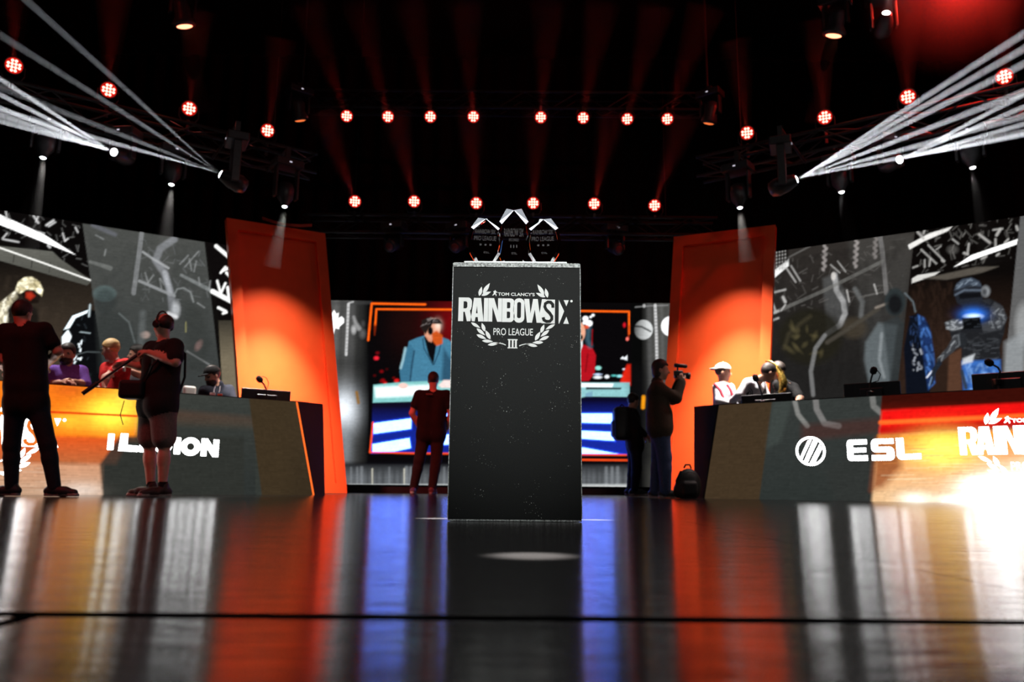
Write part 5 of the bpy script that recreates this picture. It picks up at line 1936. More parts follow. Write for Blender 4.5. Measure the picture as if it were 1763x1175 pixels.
# red lamp just above the frame
pos = aty(1640, -34, 9.2)
root = par('strong red lamp at the very top right of the frame', pos, np.array([-0.25, -1, -0.32]), pos[2] + 0.4, 'red lamps near the ceiling', 1, 0.3)
blobm = MB().ball(pos - np.array([0, 0.1, 0.1]), 1.25, n=20, m=14)
blobo = blobm.build('red_haze', HAZE_BALL, origin=pos - np.array([0, 0.1, 0.1]))
tag(blobo, 'red glowing haze at the top right of the frame', 'haze', kind='stuff')
lo = lamp('halo_lamp', 'POINT', pos + np.array([0, -0.12, -0.02]), None, 220, (1, 0.03, 0.02), 0.05)
lo.parent = root
lo.location = Vector((0, -0.12, -0.02))

for (key, mname), lst in HAZE_PARTS.items():
    mb = MB()
    if mname == 'haze_in_shaft':
        fan = thing('light_fan', lst[0][0], key, 'light beam')
        for (a, d, L, r0, r1) in lst:
            MB().rings([a, a + d * L], [r0, r1], [perp(d)] * 2, 16).build('shaft', MATS[mname], fan)
        continue
    for (a, d, L, r0, r1) in lst:
        mb.rings([a, a + d * L], [r0, r1], [perp(d)] * 2, 16)
    ho = mb.build('red_haze' if key == 'red' else 'light_shaft', MATS[mname], origin=lst[0][0])
    if mname == 'haze_in_faint_shaft':
        key = 'very faint long light shafts above the left screen'
    tag(ho, 'thin red haze glowing above the red lamps' if key == 'red' else key, 'haze' if key == 'red' else 'light beam', kind='stuff')

# unlit moving heads under the lower back truss, and cable
for x, y in [(670, 425), (783, 426), (1066, 430)]:
    pos = aty(x, y, 12.3)
    moving_head('unlit_moving_head', 'unlit black lamp below the back truss, %s' % {670: 'left of the plinth top', 783: 'closest to the trophies', 1066: 'right of the plinth top'}[x],
                pos, np.array([-0.3 if x < 900 else 0.3, -0.8, -0.5]), 4.14, 'unlit lamps on the back truss', mat('dark_lens', (0.25, 0.06, 0.05), 0.1), 0.07)
cab = [aty(452, 375, 10.95), aty(470, 381, 10.95), aty(490, 386, 10.97), aty(515, 388, 10.97), aty(537, 387, 10.97)]
cb = MB().tube(cab, 0.012, 6).tube([c - Z3 * 0.02 for c in cab], 0.009, 6)
cobj = cb.build('power_cable', mat('red_cable', (0.45, 0.05, 0.03), 0.5), origin=cab[2])
tag(cobj, 'red lit cable sagging over the top of the left orange panel', 'cable')
for k, (x, y, lab) in enumerate([(305, 222, 'left'), (1466, 232, 'right')]):
    pass


# ------------------------------------------------------------------ people
SKIN = mat('skin', (0.56, 0.30, 0.21), 0.5, vary=0.08)
EYEM = mat('dark_eye', (0.03, 0.02, 0.02), 0.3)
LIP = mat('lip', (0.42, 0.15, 0.12), 0.5)


def cloth(name, rgb, rough=0.85):
    return mat(name, rgb, rough, vary=0.2, scale=60, bump=0.15, spec=0.2)


BLACKTEE = cloth('black_cotton', (0.010, 0.010, 0.011))
DENIM = cloth('blue_denim', (0.045, 0.065, 0.13))
DARKDENIM = cloth('dark_denim', (0.012, 0.016, 0.024))
SHOE = mat('dark_trainer', (0.012, 0.020, 0.026), 0.6)
SOLE = mat('pale_sole', (0.30, 0.27, 0.25), 0.7)


def hand_prims(wr, dirv, palm_n, curl, t, thumb=1, s=1.0):
    """palm, four fingers of unequal length with two bends, thumb off the side"""
    d = unit(dirv)
    n = palm_n - d * np.dot(palm_n, d)
    n = unit(n)
    sd = np.cross(d, n)
    out = []
    k0 = wr + d * 0.085 * s
    for o in (-0.028, -0.010, 0.010, 0.028):
        out.append(cap(wr + sd * o * 0.7 * s + d * 0.012, k0 + sd * o * s, 0.016 * s, 0.014 * s, t, 0.012))
    for o, L in ((-0.029, 0.062), (-0.010, 0.076), (0.010, 0.082), (0.029, 0.074)):
        a = k0 + sd * o * s
        c1, c2 = curl * 0.9, curl * 1.9
        b = a + (d * math.cos(c1) + n * math.sin(c1)) * L * 0.55 * s
        c = b + (d * math.cos(c2) + n * math.sin(c2)) * L * 0.5 * s
        out.append(cap(a, b, 0.0095 * s, 0.0085 * s, t, 0.004))
        out.append(cap(b, c, 0.0085 * s, 0.0075 * s, t, 0.004))
    a = wr + d * 0.028 * s + sd * 0.030 * thumb * s
    b = a + (d * 0.6 + sd * 0.7 * thumb + n * (0.2 + 0.3 * curl)) * 0.036 * s
    c = b + (d * 0.85 + sd * (0.3 - 0.3 * curl) * thumb + n * 0.6 * curl) * 0.032 * s
    out.append(cap(a, b, 0.013 * s, 0.011 * s, t, 0.008))
    out.append(cap(b, c, 0.0105 * s, 0.0085 * s, t, 0.004))
    return out


def head_frame(face):
    f = unit(face)
    s = unit(np.cross(f, Z3))
    u = np.cross(s, f)
    return s, f, u            # rows: side, forward, up


def person(label, joints, face, mats, sleeve=0.55, long_sleeve=False, shorts=None, bulk=1.0, hair=None, hair_len=0.0, beard=None,
           group=None, tee_len=0.06, hands=((1, 0.6), (1, 0.6)), collar=False, shoes=True, shoe_mat=None, bald=False, h=0.0105, head_s=1.0, loose=0.0, tilt=None):
    """joints: world points. keys head, sh, el, wr, hip, kn, an, toe (pairs, image left first)"""
    J = joints
    shirt, pants, skin = mats[0], mats[1], mats[2] if len(mats) > 2 else SKIN
    M = [skin, shirt, pants, EYEM, LIP]
    sh, el, wr, hip, kn, an = [[np.asarray(p, float) for p in J[k]] for k in ('sh', 'el', 'wr', 'hip', 'kn', 'an')]
    head = np.asarray(J['head'], float)
    base = (an[0] + an[1]) / 2
    base[2] = 0
    root = thing('person', base, label, 'person', group)
    msh, mhip = (sh[0] + sh[1]) / 2, (hip[0] + hip[1]) / 2
    up = unit(msh - mhip)
    nb = msh + up * 0.035
    P = []
    b = bulk
    # torso
    P.append(cap(lerp(msh, sh[0], 0.62) - up * 0.05, lerp(msh, sh[1], 0.62) - up * 0.05, 0.085 * b, 0.085 * b, 1, 0.05))
    for s in (0, 1):
        P.append(cap(lerp(msh, sh[s], 0.50) - up * 0.10, lerp(mhip, hip[s], 0.80) + up * 0.14, 0.105 * b, 0.108 * b, 1, 0.05))
        P.append(cap(lerp(mhip, hip[s], 0.75) + up * 0.14, lerp(mhip, hip[s], 0.85) - up * tee_len, 0.112 * b + loose, 0.115 * b + loose, 1, 0.04))
        P.append(cap(nb, sh[s], 0.052, 0.062 * b, 1, 0.04))
    P.append(cap(hip[0] - up * 0.02, hip[1] - up * 0.02, 0.098 * b, 0.098 * b, 2, 0.04))
    # legs
    for s in (0, 1):
        lm = 2
        if shorts:
            ke = lerp(hip[s], kn[s], 0.86)
            P.append(cap(hip[s], ke, 0.100 * b, 0.088 * b, 2, 0.03))
            P.append(cap(kn[s], lerp(kn[s], an[s], 0.4), 0.052, 0.058, 0, 0.02))
            P.append(cap(lerp(kn[s], an[s], 0.3), an[s], 0.058, 0.037, 0, 0.02))
        else:
            P.append(cap(hip[s], kn[s], 0.092 * b, 0.068 * b, 2, 0.03))
            P.append(cap(kn[s], lerp(kn[s], an[s], 0.35), 0.066 * b, 0.064 * b, 2, 0.03))
            P.append(cap(lerp(kn[s], an[s], 0.3), an[s] + Z3 * 0.0, 0.064 * b, 0.052 * b, 2, 0.02))
    # arms and hands
    for s in (0, 1):
        if long_sleeve:
            P.append(cap(sh[s], el[s], 0.066 * b, 0.054 * b, 1, 0.03))
            P.append(cap(el[s], lerp(el[s], wr[s], 0.95), 0.053 * b, 0.042 * b, 1, 0.02))
        else:
            P.append(cap(sh[s], lerp(sh[s], el[s], sleeve), 0.068 * b, 0.062 * b, 1, 0.03))
            P.append(cap(sh[s], el[s], 0.050 * b, 0.043, 0, 0.015))
            P.append(cap(el[s], lerp(el[s], wr[s], 0.35), 0.044, 0.043, 0, 0.015))
            P.append(cap(lerp(el[s], wr[s], 0.3), wr[s], 0.043, 0.028, 0, 0.015))
        P.append(cap(lerp(el[s], wr[s], 0.9), wr[s], 0.029, 0.027, 0, 0.01))
        th, cu = hands[s]
        pn = J.get('palm', [np.array([0, 0, -1.0])] * 2)[s]
        P += hand_prims(wr[s], wr[s] - el[s] if J.get('hdir') is None or J['hdir'][s] is None else J['hdir'][s], np.asarray(pn, float), cu, 0, th)
    # head
    ax = head_frame(face)
    S_, Fv, Uv = ax
    k = head_s
    P.append(cap(nb - up * 0.03, head - Uv * 0.05 * k - Fv * 0.012, 0.056, 0.052, 0, 0.02))
    if collar:
        P.append(cap(nb - up * 0.02, nb + up * 0.035 - Fv * 0.01, 0.075, 0.070, 1, 0.015))
    P.append(ell(head + Uv * 0.030 * k - Fv * 0.008, np.array([0.074, 0.094, 0.090]) * k, ax, 0, 0.02))
    P.append(ell(head - Uv * 0.030 * k + Fv * 0.020, np.array([0.062, 0.070, 0.078]) * k, ax, 0, 0.03))
    P.append(ell(head - Uv * 0.092 * k + Fv * 0.058, np.array([0.026, 0.024, 0.020]) * k, ax, 0, 0.02))
    P.append(cap(head + Uv * 0.014 * k + Fv * 0.088 * k, head - Uv * 0.024 * k + Fv * 0.104 * k, 0.009, 0.014, 0, 0.01))
    for e in (-1, 1):
        P.append(ell(head - Uv * 0.006 * k + S_ * e * 0.074 * k - Fv * 0.008, np.array([0.012, 0.020, 0.032]) * k, ax, 0, 0.006))
        P.append(ell(head + Uv * 0.012 * k + S_ * e * 0.031 * k + Fv * 0.078 * k, np.array([0.013, 0.010, 0.008]) * k, ax, 3, 0.004))
        P.append(ell(head + Uv * 0.028 * k + S_ * e * 0.031 * k + Fv * 0.080 * k, np.array([0.022, 0.010, 0.006]) * k, ax, 0, 0.006))
    P.append(ell(head - Uv * 0.056 * k + Fv * 0.084 * k, np.array([0.024, 0.010, 0.008]) * k, ax, 4, 0.004))
    blob('body', P, M, root, h)
    # hair
    if hair is not None:
        hp = []
        r = np.array([0.083, 0.104, 0.100]) * k
        c = head + Uv * 0.036 * k - Fv * 0.008
        hp.append(ell(c, r, ax, 0, 0.01, cut=[(head + Uv * 0.055 * k + Fv * 0.050 * k, Fv - Uv * 0.75), (head - Uv * (0.045 + hair_len) * k, -Uv * 1.0 + Fv * 0.15)]))
        hp.append(ell(c + Uv * 0.012, r * np.array([0.98, 0.98, 0.96]), ax, 0, 0.01, cut=[(head + Uv * 0.062 * k, -Uv)]))
        if hair_len > 0.02:
            hp.append(ell(head - Uv * 0.03 * k - Fv * 0.035 * k, np.array([0.080, 0.066, 0.085]) * k, ax, 0, 0.02))
        if bald:
            hp = [ell(c - Uv * 0.01, r * np.array([1, 1, 0.9]), ax, 0, 0.01, cut=[(head + Uv * 0.045 * k - Fv * 0.02, Fv * 0.9 + Uv * 0.55), (head - Uv * 0.05 * k, -Uv)])]
        blob('hair', hp, hair, root, 0.008)
    if beard is not None:
        bp = [ell(head - Uv * 0.066 * k + Fv * 0.034 * k, np.array([0.066, 0.072, 0.062]) * k, ax, 0, 0.02, cut=[(head - Uv * 0.030 * k, Uv + Fv * 0.15)]),
              ell(head - Uv * 0.042 * k + Fv * 0.084 * k, np.array([0.034, 0.016, 0.010]) * k, ax, 0, 0.01)]
        blob('beard', bp, beard, root, 0.008)
    if shoes:
        for s in (0, 1):
            a = np.array([an[s][0], an[s][1], 0.0])
            t = np.array(J['toe'][s], float)
            t[2] = 0
            d = unit(t - a)
            sd = np.cross(Z3, d)
            L = 0.20
            hb = a - d * 0.055
            sm = shoe_mat or SHOE
            o = blob('shoe', [cap(hb + Z3 * 0.052, a + d * 0.10 + Z3 * 0.050, 0.040, 0.042, 0, 0.03), cap(a + d * 0.08 + Z3 * 0.046, a + d * L * 0.95 + Z3 * 0.040, 0.043, 0.030, 0, 0.03),
                              cap(a + Z3 * 0.07 - d * 0.01, a + Z3 * 0.11 - d * 0.01, 0.048, 0.046, 0, 0.03),
                              cap(hb + Z3 * 0.014 , a + d * L * 1.0 + Z3 * 0.014, 0.034, 0.034, 1, 0.006, cut=[(np.array([0, 0, 0.030]), Z3), (np.array([0, 0, 0.004]), -Z3)])],
                     [sm, SOLE], root, 0.009)
    return root, ax, head


def px_joints(Y, **kw):
    """pixel joints at depth Y (+ an optional per-joint depth offset) to points"""
    out = {}
    for k, v in kw.items():
        if k in ('palm', 'hdir'):
            out[k] = v
        elif k == 'head':
            out[k] = aty(v[0], v[1], Y + (v[2] if len(v) > 2 else 0))
        else:
            out[k] = [aty(p[0], p[1], Y + (p[2] if len(p) > 2 else 0)) for p in v]
    if 'an' in out:
        for p in out['an']:
            p[2] = 0.085
    return out


HAIR_DARK = mat('dark_brown_hair', (0.018, 0.010, 0.007), 0.55, vary=0.4, scale=90, bump=0.4)
HAIR_BLOND = mat('blond_hair', (0.62, 0.40, 0.16), 0.5, vary=0.3, scale=90, bump=0.4)

# 1: man standing with his back to us at the left frame edge
Y1 = 7.5
j = px_joints(Y1, head=(38, 541), sh=[(10, 570), (76, 568)], el=[(-2, 622, -0.05), (100, 606, 0.05)], wr=[(14, 640, 0.26), (78, 632, 0.28)],
              hip=[(28, 690), (62, 690)], kn=[(20, 768), (82, 766)], an=[(20, 838), (94, 838)], toe=[(-14, 846), (150, 846)],
              palm=[np.array([0, 0.2, -1.0])] * 2)
person('man in black seen from behind at the left edge of the frame', j, np.array([0.12, 1, -0.12]), [BLACKTEE, DARKDENIM], 0.62, hair=HAIR_DARK, bulk=1.08, hands=((1, 0.9), (-1, 0.9)), h=0.0105)
ph = (j['wr'][0] + j['wr'][1]) / 2 + np.array([0, 0.10, 0.0])
o = MB().box(ph, (0.045, 0.02, 0.06), bevel=0.008).build('handheld_radio', PLASTIC, origin=ph)

# 2: man in shorts with a boom pole
Y2 = 7.75
j = px_joints(Y2, head=(281, 561), sh=[(262, 602, 0.20), (300, 598, -0.12)], el=[(252, 634, 0.22), (302, 624, -0.26)], wr=[(214, 626, 0.14), (256, 607, -0.16)],
              hip=[(264, 692, 0.09), (280, 692, -0.09)], kn=[(257, 764, 0.10), (283, 764, -0.08)], an=[(260, 838, 0.10), (280, 838, -0.08)], toe=[(215, 846, 0.10), (250, 850, -0.2)],
              palm=[np.array([0, -0.6, -1.0]), np.array([-0.3, 0.5, -1.0])], hdir=[np.array([-1, -0.2, -0.35]), np.array([-1, 0.15, 0.12])])
SHORTS = cloth('grey_brown_shorts', (0.16, 0.125, 0.115))
r2, ax2, hd2 = person('man in grey shorts and black tee holding a boom pole', j, np.array([-1, 0.35, -0.10]), [BLACKTEE, SHORTS], 0.72, shorts=True, bulk=1.28, hair=HAIR_DARK, bald=True,
                      hands=((1, 1.25), (1, 1.25)), tee_len=0.045, loose=0.012, h=0.0105, shoe_mat=mat('dark_brown_shoe', (0.02, 0.010, 0.008), 0.6))
for s in (0, 1):
    a = j['an'][s]
    MB().cyl(a - Z3 * 0.02, a + Z3 * 0.06, 0.045, 0.043, 12).build('sock', BLACKTEE, r2)
# headphones
S_, Fv, Uv = ax2
m = MB()
m.tube([hd2 + S_ * 0.092 * math.cos(t) + Uv * (0.0 + 0.145 * math.sin(t)) for t in np.linspace(0, math.pi, 13)], 0.009, 8)
for e in (-1, 1):
    m.lathe(hd2 + S_ * e * 0.078, S_ * e, [(0, 0.036), (0.012, 0.042), (0.03, 0.036), (0.034, 0.02)], 14)
hp = m.build('headphones', PLASTIC, origin=hd2)
tag(hp, 'black headphones on the man in grey shorts', 'headphones')
pa = j['wr'][1] + np.array([-0.10, 0.02, -0.01])
pb = aty(168, 660, Y2 - 0.25)
m = MB().tube([pa + (pa - pb) * 0.10, pa, lerp(pa, pb, 0.4)], 0.017, 10)
pole = thing('boom_pole', pa, 'dark boom pole held by the man in grey shorts', 'boom pole')
m.build('grip_tube', PLASTIC, pole)
MB().tube([lerp(pa, pb, 0.38), pb], 0.012, 10).build('inner_tube', BLACK, pole)
MB().cyl(pb, pb + unit(pb - pa) * 0.16, 0.022, 0.020, 12).build('microphone', PLASTIC, pole)
# shoulder bag on his front hip
bc = aty(232, 672, Y2 - 0.10)
bag = thing('shoulder_bag', bc, 'black shoulder bag hanging at the waist of the man in shorts', 'bag')
NYLON = cloth('black_nylon', (0.012, 0.012, 0.013), 0.6)
blob('pouch', [rbx(bc, np.array([0.085, 0.07, 0.055]), None, 0.035), rbx(bc + np.array([-0.05, -0.06, -0.02]), np.array([0.04, 0.02, 0.035]), None, 0.02)], NYLON, bag, 0.011)
st = [bc + np.array([0.09, 0, 0.06]), aty(262, 630, Y2 - 0.22), aty(300, 592, Y2 - 0.20), aty(319, 610, Y2 - 0.02), aty(318, 650, Y2 + 0.02), aty(306, 684, Y2 - 0.02)]
MB().tube(st, 0.013, 6).build('strap', NYLON, bag)
MB().tube([aty(214, 690, Y2 - 0.12), aty(207, 715, Y2 - 0.12), aty(212, 732, Y2 - 0.12)], 0.004, 6).build('dangling_lead', PLASTIC, bag)
MB().box(bc + np.array([0, -0.075, 0.04]), (0.07, 0.008, 0.03), bevel=0.004).build('flap', NYLON, bag)


# people standing behind the desks: depth from the desk plane
def behind(px, py, p0, n, off):
    return atplane(px, py, np.asarray(p0) - n * off, n)


def desk_person(label, p0, n, d, off, head, sh, el, wr, face, mats, scale=1.0, **kw):
    jj = {}
    P = lambda t: behind(t[0], t[1], p0, n, off + (t[2] if len(t) > 2 else 0))
    jj['head'] = P(head)
    jj['sh'] = [P(t) for t in sh]
    jj['el'] = [P(t) for t in el]
    jj['wr'] = [P(t) for t in wr]
    msh = (jj['sh'][0] + jj['sh'][1]) / 2
    lean = kw.pop('lean', np.zeros(3))
    hd = unit((jj['sh'][1] - jj['sh'][0]) * np.array([1, 1, 0])) if kw.pop('turn', True) else np.array([1.0, 0, 0])
    hz = kw.pop('hipz', 0.93)
    c = np.array([msh[0], msh[1], hz]) - lean
    jj['hip'] = [c - hd * 0.09, c + hd * 0.09]
    jj['kn'] = [np.array([q[0], q[1], hz * 0.53]) for q in jj['hip']]
    jj['an'] = [np.array([q[0], q[1], 0.085]) for q in jj['hip']]
    fd = unit(np.asarray(face) * np.array([1, 1, 0]))
    jj['toe'] = [q + fd * 0.2 for q in jj['an']]
    for key in ('palm', 'hdir'):
        if key in kw:
            jj[key] = kw.pop(key)
    return person(label, jj, face, mats, **kw)


PURPLE = cloth('purple_jersey', (0.20, 0.09, 0.46))
REDT = cloth('red_tee', (0.55, 0.018, 0.018))
NAVY = cloth('navy_hoodie', (0.010, 0.012, 0.022))
WHITEJ = cloth('white_jersey', (0.42, 0.41, 0.45))
GREYT = cloth('grey_trousers', (0.03, 0.03, 0.035))

# 3 purple jersey, facing us, arms crossed on the desk
r3, ax3, h3 = desk_person('bearded player in a purple jersey behind the orange desk picture', a1, nLD, dl, 0.64, (116, 611), [(92, 640), (140, 640)], [(84, 662), (147, 663, -0.1)],
                          [(112, 659, -0.18), (128, 657, -0.16)], np.array([0.15, -1, -0.12]), [PURPLE, GREYT], hair=HAIR_DARK, beard=HAIR_DARK, long_sleeve=False, sleeve=0.95,
                          hands=((-1, 0.6), (1, 0.6)), h=0.0105, bulk=1.05)
# 4 blond man in red, profile to the left
r4, ax4, h4 = desk_person('blond man with glasses in a red tee behind the desk', a1, nLD, dl, 0.75, (191, 603), [(184, 634, 0.12), (216, 628, -0.16)], [(178, 660, 0.16), (182, 650, -0.26)],
                          [(168, 676, 0.0), (180, 664, -0.3)], np.array([-1, -0.05, -0.25]), [REDT, GREYT], sleeve=0.6, hair=HAIR_BLOND, h=0.0105, bulk=1.05,
                          hdir=[np.array([-0.5, -0.4, -1.0]), np.array([-0.1, -0.1, -1.0])])
S_, Fv, Uv = ax4
m = MB()
for e in (-1, 1):
    c = h4 + Uv * 0.012 + S_ * e * 0.034 + Fv * 0.100
    m.tube([c + S_ * 0.024 * math.cos(t) + Uv * 0.018 * math.sin(t) for t in np.linspace(0, 2 * math.pi, 13)], 0.0035, 6)
    m.tube([c + S_ * e * 0.024, h4 + S_ * e * 0.084 + Uv * 0.016 + Fv * 0.02], 0.003, 6)
gl = m.build('glasses', PLASTIC, origin=h4)
tag(gl, 'thin dark glasses worn by the blond man in red', 'glasses')
# 5 dark-haired man, partly hidden
desk_person('dark haired man half hidden behind the boom pole, wearing a watch', a1, nLD, dl, 1.05, (236, 612), [(232, 642, 0.1), (262, 640, -0.1)], [(228, 660, 0.1), (246, 648, -0.3)],
            [(224, 672, 0.0), (210, 634, -0.45)], np.array([-1, -0.35, -0.05]), [cloth('grey_tee', (0.09, 0.09, 0.1)), GREYT], sleeve=0.6, hair=HAIR_DARK, h=0.0105)
q = behind(212, 635, a1, nLD, 0.50)
wt = MB().lathe(q + np.array([0, 0, -0.003]), (1, 0.2, 0.1), [(0, 0.034), (0.004, 0.036), (0.02, 0.036), (0.024, 0.034)], 16).build('wrist_watch', mat('white_metal', (0.8, 0.8, 0.78), 0.25, 0.6), origin=q)
tag(wt, 'bright wrist watch on the arm reaching behind the red tee', 'watch')
# 6 bearded man with cap and hoodie
r6, ax6, h6 = desk_person('bearded man in a black cap and navy hoodie beside the orange panel', a1, nLD, dl, 0.64, (366, 648), [(352, 674, -0.05), (394, 672, 0.12)], [(346, 694), (402, 692)],
                          [(352, 698, -0.2), (378, 700, -0.2)], np.array([-0.75, -0.85, -0.45]), [NAVY, GREYT], long_sleeve=True, hair=HAIR_DARK, beard=HAIR_DARK, h=0.0105, bulk=1.05, collar=True,
                          hipz=0.85)


def ball_cap(root_label, head, ax, m, backward=False, badge=None):
    S_, Fv, Uv = ax
    f = -Fv if backward else Fv
    root = thing('baseball_cap', head + Uv * 0.05, root_label, 'cap')
    blob('crown', [ell(head + Uv * 0.045 - Fv * 0.006, (0.090, 0.110, 0.096), ax, 0, 0.01, cut=[(head + Uv * 0.040, -Uv)])], m, root, 0.008)
    blob('peak', [ell(head + Uv * 0.046 + f * 0.10, (0.075, 0.085, 0.012), [S_, f, np.cross(S_, f)], 0, 0.01)], m, root, 0.007)
    MB().ball(head + Uv * 0.142 - Fv * 0.006, 0.010, n=8, m=5).build('button', m, root)
    return root


ball_cap('black cap on the bearded man in the navy hoodie', h6, ax6, BLACKTEE)
S_, Fv, Uv = ax6
nrm = unit(np.array([-0.35, -1, 0.1]))
q = behind(373, 679, a1, nLD, 0.40)
PR1 = mat('printed_white', (0.75, 0.78, 0.85), 0.6)
MB().box(q + np.array([-0.05, 0.0, 0]), (0.035, 0.004, 0.018), bevel=0.002).build('chest_print', PR1, r6)
MB().box(q + np.array([0.035, 0.02, -0.01]), (0.030, 0.004, 0.016), bevel=0.002).build('chest_print', mat('printed_red', (0.7, 0.12, 0.06), 0.6), r6)
for e in (-1, 1):
    MB().tube([q + np.array([0.03 * e, 0.02, 0.10]), q + np.array([0.035 * e, 0.0, 0.05]), q + np.array([0.03 * e, -0.01, 0.02])], 0.005, 6).build('drawstring', PR1, r6)

# 10 player with a white cap, profile to the right
r10, ax10, h10 = desk_person('smiling player in a white cap and grey jersey behind the right desk', b0, nRD, dr, 0.66, (1245, 642), [(1236, 668, -0.10), (1256, 668, 0.10)], [(1238, 690, -0.16), (1264, 690, 0.1)],
                             [(1256, 694, -0.16), (1276, 696, 0)], np.array([1, -0.25, -0.05]), [WHITEJ, GREYT], long_sleeve=True, hair=HAIR_DARK, h=0.0105)
ball_cap('white cap worn backwards by the smiling player', h10, ax10, cloth('white_cap_cloth', (0.62, 0.58, 0.55)), True)
RJ = cloth('red_jersey_stripe', (0.45, 0.03, 0.05))
for s_, pts in ((0, [(1230, 661), (1240, 672), (1247, 690)]), (1, [(1252, 663), (1258, 672), (1263, 688)])):
    MB().tube([behind(x, y, b0, nRD, 0.50) for x, y in pts], 0.018, 6).build('jersey_stripe', RJ, r10)
# 11 player bent over, jersey with a round print on the back
r11, ax11, h11 = desk_person('dark haired player bending over a monitor in a white jersey with round print', b0, nRD, dr, 0.64, (1322, 643, -0.05), [(1288, 661, -0.16), (1308, 660, 0.16)], [(1274, 680, -0.24), (1322, 690, 0.2)],
                             [(1256, 695, -0.10), (1342, 694, 0.1)], np.array([0.95, 0.25, -0.55]), [WHITEJ, GREYT], long_sleeve=True, hair=HAIR_DARK, h=0.0105, lean=np.array([0.10, -0.05, 0]), bulk=1.1)
q = behind(1287, 677, b0, nRD, 0.42)
U_ = dr
for rr, w_ in ((0.072, 0.012), (0.048, 0.008)):
    flat_shape('jersey_print', [arc(0, 0, rr, rr, 0, 350, 28), arc(0, 0, rr - w_, rr - w_, 0, 350, 28)], q, U_, Z3, BLACKTEE, r11, 0.004)
flat_shape('jersey_print', [[(-0.03, 0.02), (0.0, 0.005), (0.03, 0.025), (0.012, -0.02), (-0.01, -0.03)]], q, U_, Z3, BLACKTEE, r11, 0.004)
# 12 player beyond, in black, gold light on him put into the headset's colour
GOLD_LIT = mat('gold_foil', (0.55, 0.36, 0.08), 0.3, 0.9, vary=0.6, scale=40, bump=0.5)
r12, ax12, h12 = desk_person('player in a black tee bending down beside the gold headset', b0, nRD, dr, 0.95, (1338, 640), [(1340, 662, -0.1), (1366, 668, 0.1)], [(1352, 684, -0.1), (1378, 686, -0.05)],
                             [(1344, 698, -0.2), (1370, 700, -0.25)], np.array([0.6, -0.7, -0.6]), [BLACKTEE, GREYT], sleeve=0.85, hair=HAIR_DARK, h=0.0105, lean=np.array([-0.05, 0, 0]))
gp = [(1326, 624, .80), (1336, 632, .80), (1344, 645, .80), (1349, 658, .80), (1347, 672, .80), (1341, 676, .80)]
pts = [behind(x, y, b0, nRD, o_) for x, y, o_ in gp]
hs = thing('gold_headset', pts[3], 'shiny gold headset beside the bending player in white', 'headset')
MB().tube(pts, [0.02, 0.03, 0.045, 0.055, 0.045, 0.02], 10).build('ear_cushion', GOLD_LIT, hs, True)
MB().tube([behind(x, y, b0, nRD, 0.78) for x, y in [(1318, 622), (1328, 623), (1338, 631), (1344, 640)]], 0.014, 8).build('headband', GOLD_LIT, hs, True)

# 7: crew member from behind, before the back screen
Y7 = 11.9
j = px_joints(Y7, head=(746, 656), sh=[(722, 681), (769, 681)], el=[(709, 712, -0.02), (776, 713, -0.02)], wr=[(722, 738, 0.10), (770, 738, 0.10)],
              hip=[(731, 744), (754, 744)], kn=[(722, 792), (751, 792)], an=[(712, 840, 0.05), (744, 840)], toe=[(709, 856, -0.2), (752, 850, 0.3)], palm=[np.array([1, 0.3, 0.0]), np.array([-1, 0.3, 0])])
REDPOLO = cloth('black_polo', (0.012, 0.010, 0.011))
r7, _, h7 = person('crew member in a black polo seen from behind before the striped desk picture', j, np.array([0.15, 1, -0.15]), [REDPOLO, cloth('dark_work_trousers', (0.03, 0.018, 0.018))], 0.55, hair=HAIR_DARK, bulk=1.2, h=0.0105,
                   shoe_mat=mat('dark_red_shoe', (0.10, 0.02, 0.02), 0.6), hands=((1, 0.8), (-1, 0.8)))
MB().box(aty(739, 679, Y7 - 0.15), (0.05, 0.004, 0.012), bevel=0.002).build('back_print', mat('dim_print', (0.10, 0.05, 0.05), 0.7), r7)

# 8: person with a backpack, dark, turned right
Y8 = 12.5
j = px_joints(Y8, head=(1090, 692), sh=[(1082, 712, 0.14), (1090, 712, -0.14)], el=[(1088, 736, 0.18), (1096, 736, -0.18)], wr=[(1104, 750, 0.14), (1110, 748, -0.14)],
              hip=[(1091, 762, 0.08), (1094, 762, -0.08)], kn=[(1090, 806, 0.08), (1096, 806, -0.08)], an=[(1085, 842, 0.08), (1092, 842, -0.08)], toe=[(1103, 850, 0.08), (1112, 850, -0.08)],
              palm=[np.array([0, -0.4, -1.0])] * 2)
person('dark figure wearing a backpack beside the back screen', j, np.array([0.9, 0.5, -0.25]), [BLACKTEE, DARKDENIM], long_sleeve=True, hair=HAIR_DARK, bulk=1.15, h=0.0115)
bc = aty(1071, 730, Y8)
bp = thing('backpack', bc, 'black backpack worn by the dark figure beside the back screen', 'backpack')
blob('sack', [rbx(bc, np.array([0.07, 0.10, 0.19]), None, 0.07), rbx(bc + np.array([-0.10, 0, -0.08]), np.array([0.03, 0.08, 0.09]), None, 0.04)], NYLON, bp, 0.014)
MB().tube([aty(1078, 705, Y8 - 0.14), aty(1088, 706, Y8 - 0.2), aty(1098, 722, Y8 - 0.22), aty(1094, 748, Y8 - 0.18)], 0.016, 6).build('strap', NYLON, bp)
MB().tube([bc + np.array([0.05, 0, 0.26]), bc + np.array([0.0, 0, 0.30]), bc + np.array([-0.05, 0, 0.25])], 0.012, 6).build('carry_loop', NYLON, bp)

